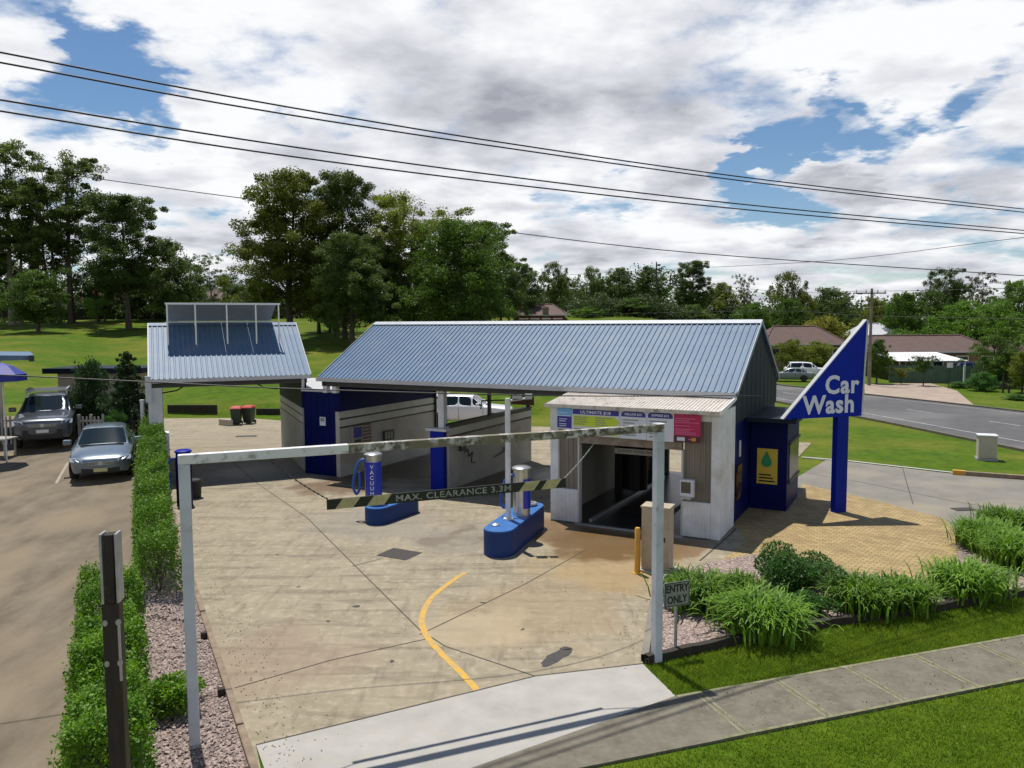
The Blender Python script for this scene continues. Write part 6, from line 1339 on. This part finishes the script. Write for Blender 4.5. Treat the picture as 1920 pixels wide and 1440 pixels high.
# ------------------------------------------------------------------ sky, sun, camera
sun_dir = Vector((-.669, 1.314, 4.393)).normalized(); el = math.asin(sun_dir.z); az = math.atan2(sun_dir.x, sun_dir.y)
sl_ = bpy.data.lights.new('sun', 'SUN'); sl_.energy = 5.0; sl_.angle = R(.6); sl_.color = (1, .95, .87); so = bpy.data.objects.new('sun', sl_); C.objects.link(so); so.rotation_euler = sun_dir.to_track_quat('Z', 'Y').to_euler()
wd = bpy.data.worlds.new('World'); S.world = wd; wd.use_nodes = True; n, l = wd.node_tree.nodes, wd.node_tree.links
sky = n.new('ShaderNodeTexSky'); sky.sky_type = 'NISHITA'; sky.sun_disc = False; sky.sun_elevation = el; sky.sun_rotation = az; sky.air_density = 1.0; sky.dust_density = 0.0; sky.ozone_density = 4.0
bg = n['Background']; bg.inputs['Strength'].default_value = .085; hs_ = n.new('ShaderNodeHueSaturation'); hs_.inputs['Saturation'].default_value = 1.08; l.new(sky.outputs[0], hs_.inputs['Color']); l.new(hs_.outputs[0], bg.inputs['Color'])
tc = n.new('ShaderNodeTexCoord'); dirv = tc.outputs['Generated']
def math_(op, a, b_=None, clamp=False):
    k = n.new('ShaderNodeMath'); k.operation = op; k.use_clamp = clamp
    for i, x in enumerate((a, b_)):
        if x is None: continue
        if hasattr(x, 'is_linked'): l.new(x, k.inputs[i])
        else: k.inputs[i].default_value = x
    return k.outputs[0]
sep = n.new('ShaderNodeSeparateXYZ'); l.new(dirv, sep.inputs[0])
zc = math_('ADD', math_('MAXIMUM', sep.outputs['Z'], 0.0), .16)
cmb = n.new('ShaderNodeCombineXYZ'); l.new(math_('DIVIDE', sep.outputs['X'], zc), cmb.inputs['X']); l.new(math_('DIVIDE', sep.outputs['Y'], zc), cmb.inputs['Y'])
def noise(vec, scale, detail, rough, off=(0, 0, 0)):
    mp = n.new('ShaderNodeMapping'); mp.inputs['Location'].default_value = off; l.new(vec, mp.inputs['Vector'])
    t = n.new('ShaderNodeTexNoise'); t.inputs['Scale'].default_value = scale; t.inputs['Detail'].default_value = detail; t.inputs['Roughness'].default_value = rough; l.new(mp.outputs[0], t.inputs['Vector']); return t
n1 = noise(cmb.outputs[0], 1.75, 9, .58, (3.1, 1.7, 0)); n2 = noise(cmb.outputs[0], 2.3, 8, .55, (9.2, 4.4, 2)); warp = noise(cmb.outputs[0], 1.9, 6, .62, (1.3, 8.1, 5))
wv = n.new('ShaderNodeVectorMath'); wv.operation = 'SUBTRACT'; l.new(warp.outputs['Color'], wv.inputs[0]); wv.inputs[1].default_value = (.5, .5, .5)
wm_ = n.new('ShaderNodeVectorMath'); wm_.operation = 'MULTIPLY_ADD'; l.new(wv.outputs[0], wm_.inputs[0]); wm_.inputs[1].default_value = (.30, .30, .26); l.new(dirv, wm_.inputs[2])
wn = n.new('ShaderNodeVectorMath'); wn.operation = 'NORMALIZE'; l.new(wm_.outputs[0], wn.inputs[0])
def spot(px, py, r, amt, acc):
    d = n.new('ShaderNodeVectorMath'); d.operation = 'DOT_PRODUCT'; l.new(wn.outputs[0], d.inputs[0]); v = Vector(ray(px, py)).normalized(); d.inputs[1].default_value = v
    mr = n.new('ShaderNodeMapRange'); mr.interpolation_type = 'SMOOTHERSTEP'; mr.inputs['From Min'].default_value = math.cos(r); mr.inputs['From Max'].default_value = math.cos(r*.25); mr.inputs['To Max'].default_value = amt; l.new(d.outputs['Value'], mr.inputs['Value'])
    return mr.outputs[0] if acc is None else math_('ADD', acc, mr.outputs[0])
acc = None
for s_ in ((900, 170, .42, .16), (1750, 250, .20, .10), (1600, 360, .07, .2), (420, 400, .22, .14), (60, 260, .05, .12), (1250, 520, .3, .06), (500, 120, .15, .15)): acc = spot(*s_, acc)
for s_ in ((235, 190, .085, -.42), (140, 215, .06, -.32), (320, 250, .05, -.24), (70, 300, .06, -.2), (180, 110, .05, -.2), (470, 300, .04, -.22), (560, 225, .035, -.25), (465, 345, .035, -.2), (1850, 95, .06, -.32), (1760, 150, .05, -.30), (1660, 200, .05, -.32), (1560, 240, .055, -.36), (1470, 285, .06, -.38), (1440, 340, .06, -.38), (1500, 385, .05, -.3), (1400, 380, .05, -.28), (1120, 400, .05, -.26), (1020, 405, .05, -.24), (1650, 295, .035, -.26), (1850, 405, .05, -.24), (930, 300, .02, -.1)): acc = spot(*s_, acc)
dens = math_('ADD', math_('ADD', math_('MULTIPLY', math_('SUBTRACT', n1.outputs['Fac'], .5), 2.1), .56), math_('MULTIPLY', acc, .75))
hi_ = n.new('ShaderNodeMapRange'); hi_.interpolation_type = 'SMOOTHSTEP'; hi_.inputs['From Min'].default_value = .42; hi_.inputs['From Max'].default_value = .68; hi_.inputs['To Max'].default_value = .55; l.new(sep.outputs['Z'], hi_.inputs['Value']); dens = math_('SUBTRACT', dens, hi_.outputs[0])  # clouds thinned overhead, out of view, to weaken fill light and deepen shadows
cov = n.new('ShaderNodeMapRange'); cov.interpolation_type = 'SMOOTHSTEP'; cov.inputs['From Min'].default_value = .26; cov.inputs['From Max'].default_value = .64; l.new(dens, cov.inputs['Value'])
sh = None
for s_ in ((860, 235, .17, .16), (1330, 250, .15, .20), (1250, 110, .10, .02), (1590, 385, .05, .22), (960, 300, .1, .16), (620, 345, .09, .12), (1880, 310, .08, .2), (1150, 300, .1, .12), (720, 180, .12, .0)): sh = spot(*s_, sh)
shade = math_('ADD', math_('MULTIPLY', math_('SUBTRACT', n2.outputs['Fac'], .465), 2.2), math_('ADD', sh, math_('MULTIPLY', math_('SUBTRACT', dens, .62), .35)))
hz = math_('MULTIPLY', math_('SUBTRACT', .14, sep.outputs['Z']), 1.2); shade = math_('ADD', shade, math_('MAXIMUM', hz, 0.0))
ramp = n.new('ShaderNodeValToRGB'); e = ramp.color_ramp.elements; e[0].position = .0; e[0].color = (.95, .955, .97, 1); e[1].position = .80; e[1].color = (.36, .37, .43, 1); k = e.new(.36); k.color = (.68, .69, .745, 1)
l.new(shade, ramp.inputs[0])
cb_ = n.new('ShaderNodeBackground'); cb_.inputs['Strength'].default_value = .95; l.new(ramp.outputs[0], cb_.inputs['Color'])
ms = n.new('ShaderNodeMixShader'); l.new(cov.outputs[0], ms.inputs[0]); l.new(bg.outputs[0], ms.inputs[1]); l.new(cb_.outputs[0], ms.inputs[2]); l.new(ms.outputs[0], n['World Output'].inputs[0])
cam = bpy.data.cameras.new('camera'); cam.sensor_fit = 'HORIZONTAL'; cam.sensor_width = 36; cam.lens = 36*FPX/1920; cam.clip_end = 6000; cam.clip_start = .1
cam.shift_y = -(719-720)/1920*-1
co = bpy.data.objects.new('camera', cam); C.objects.link(co); S.camera = co
co.matrix_world = Matrix(((RT[0], UP[0], -FW[0], 0), (RT[1], UP[1], -FW[1], 0), (RT[2], UP[2], -FW[2], CAMH), (0, 0, 0, 1)))
S.view_settings.view_transform = 'Standard'; S.view_settings.look = 'None'; S.view_settings.exposure = 0.12; S.view_settings.gamma = 1.0
S.render.engine = 'CYCLES'; S.cycles.use_denoising = True; S.cycles.max_bounces = 8; S.cycles.transparent_max_bounces = 8
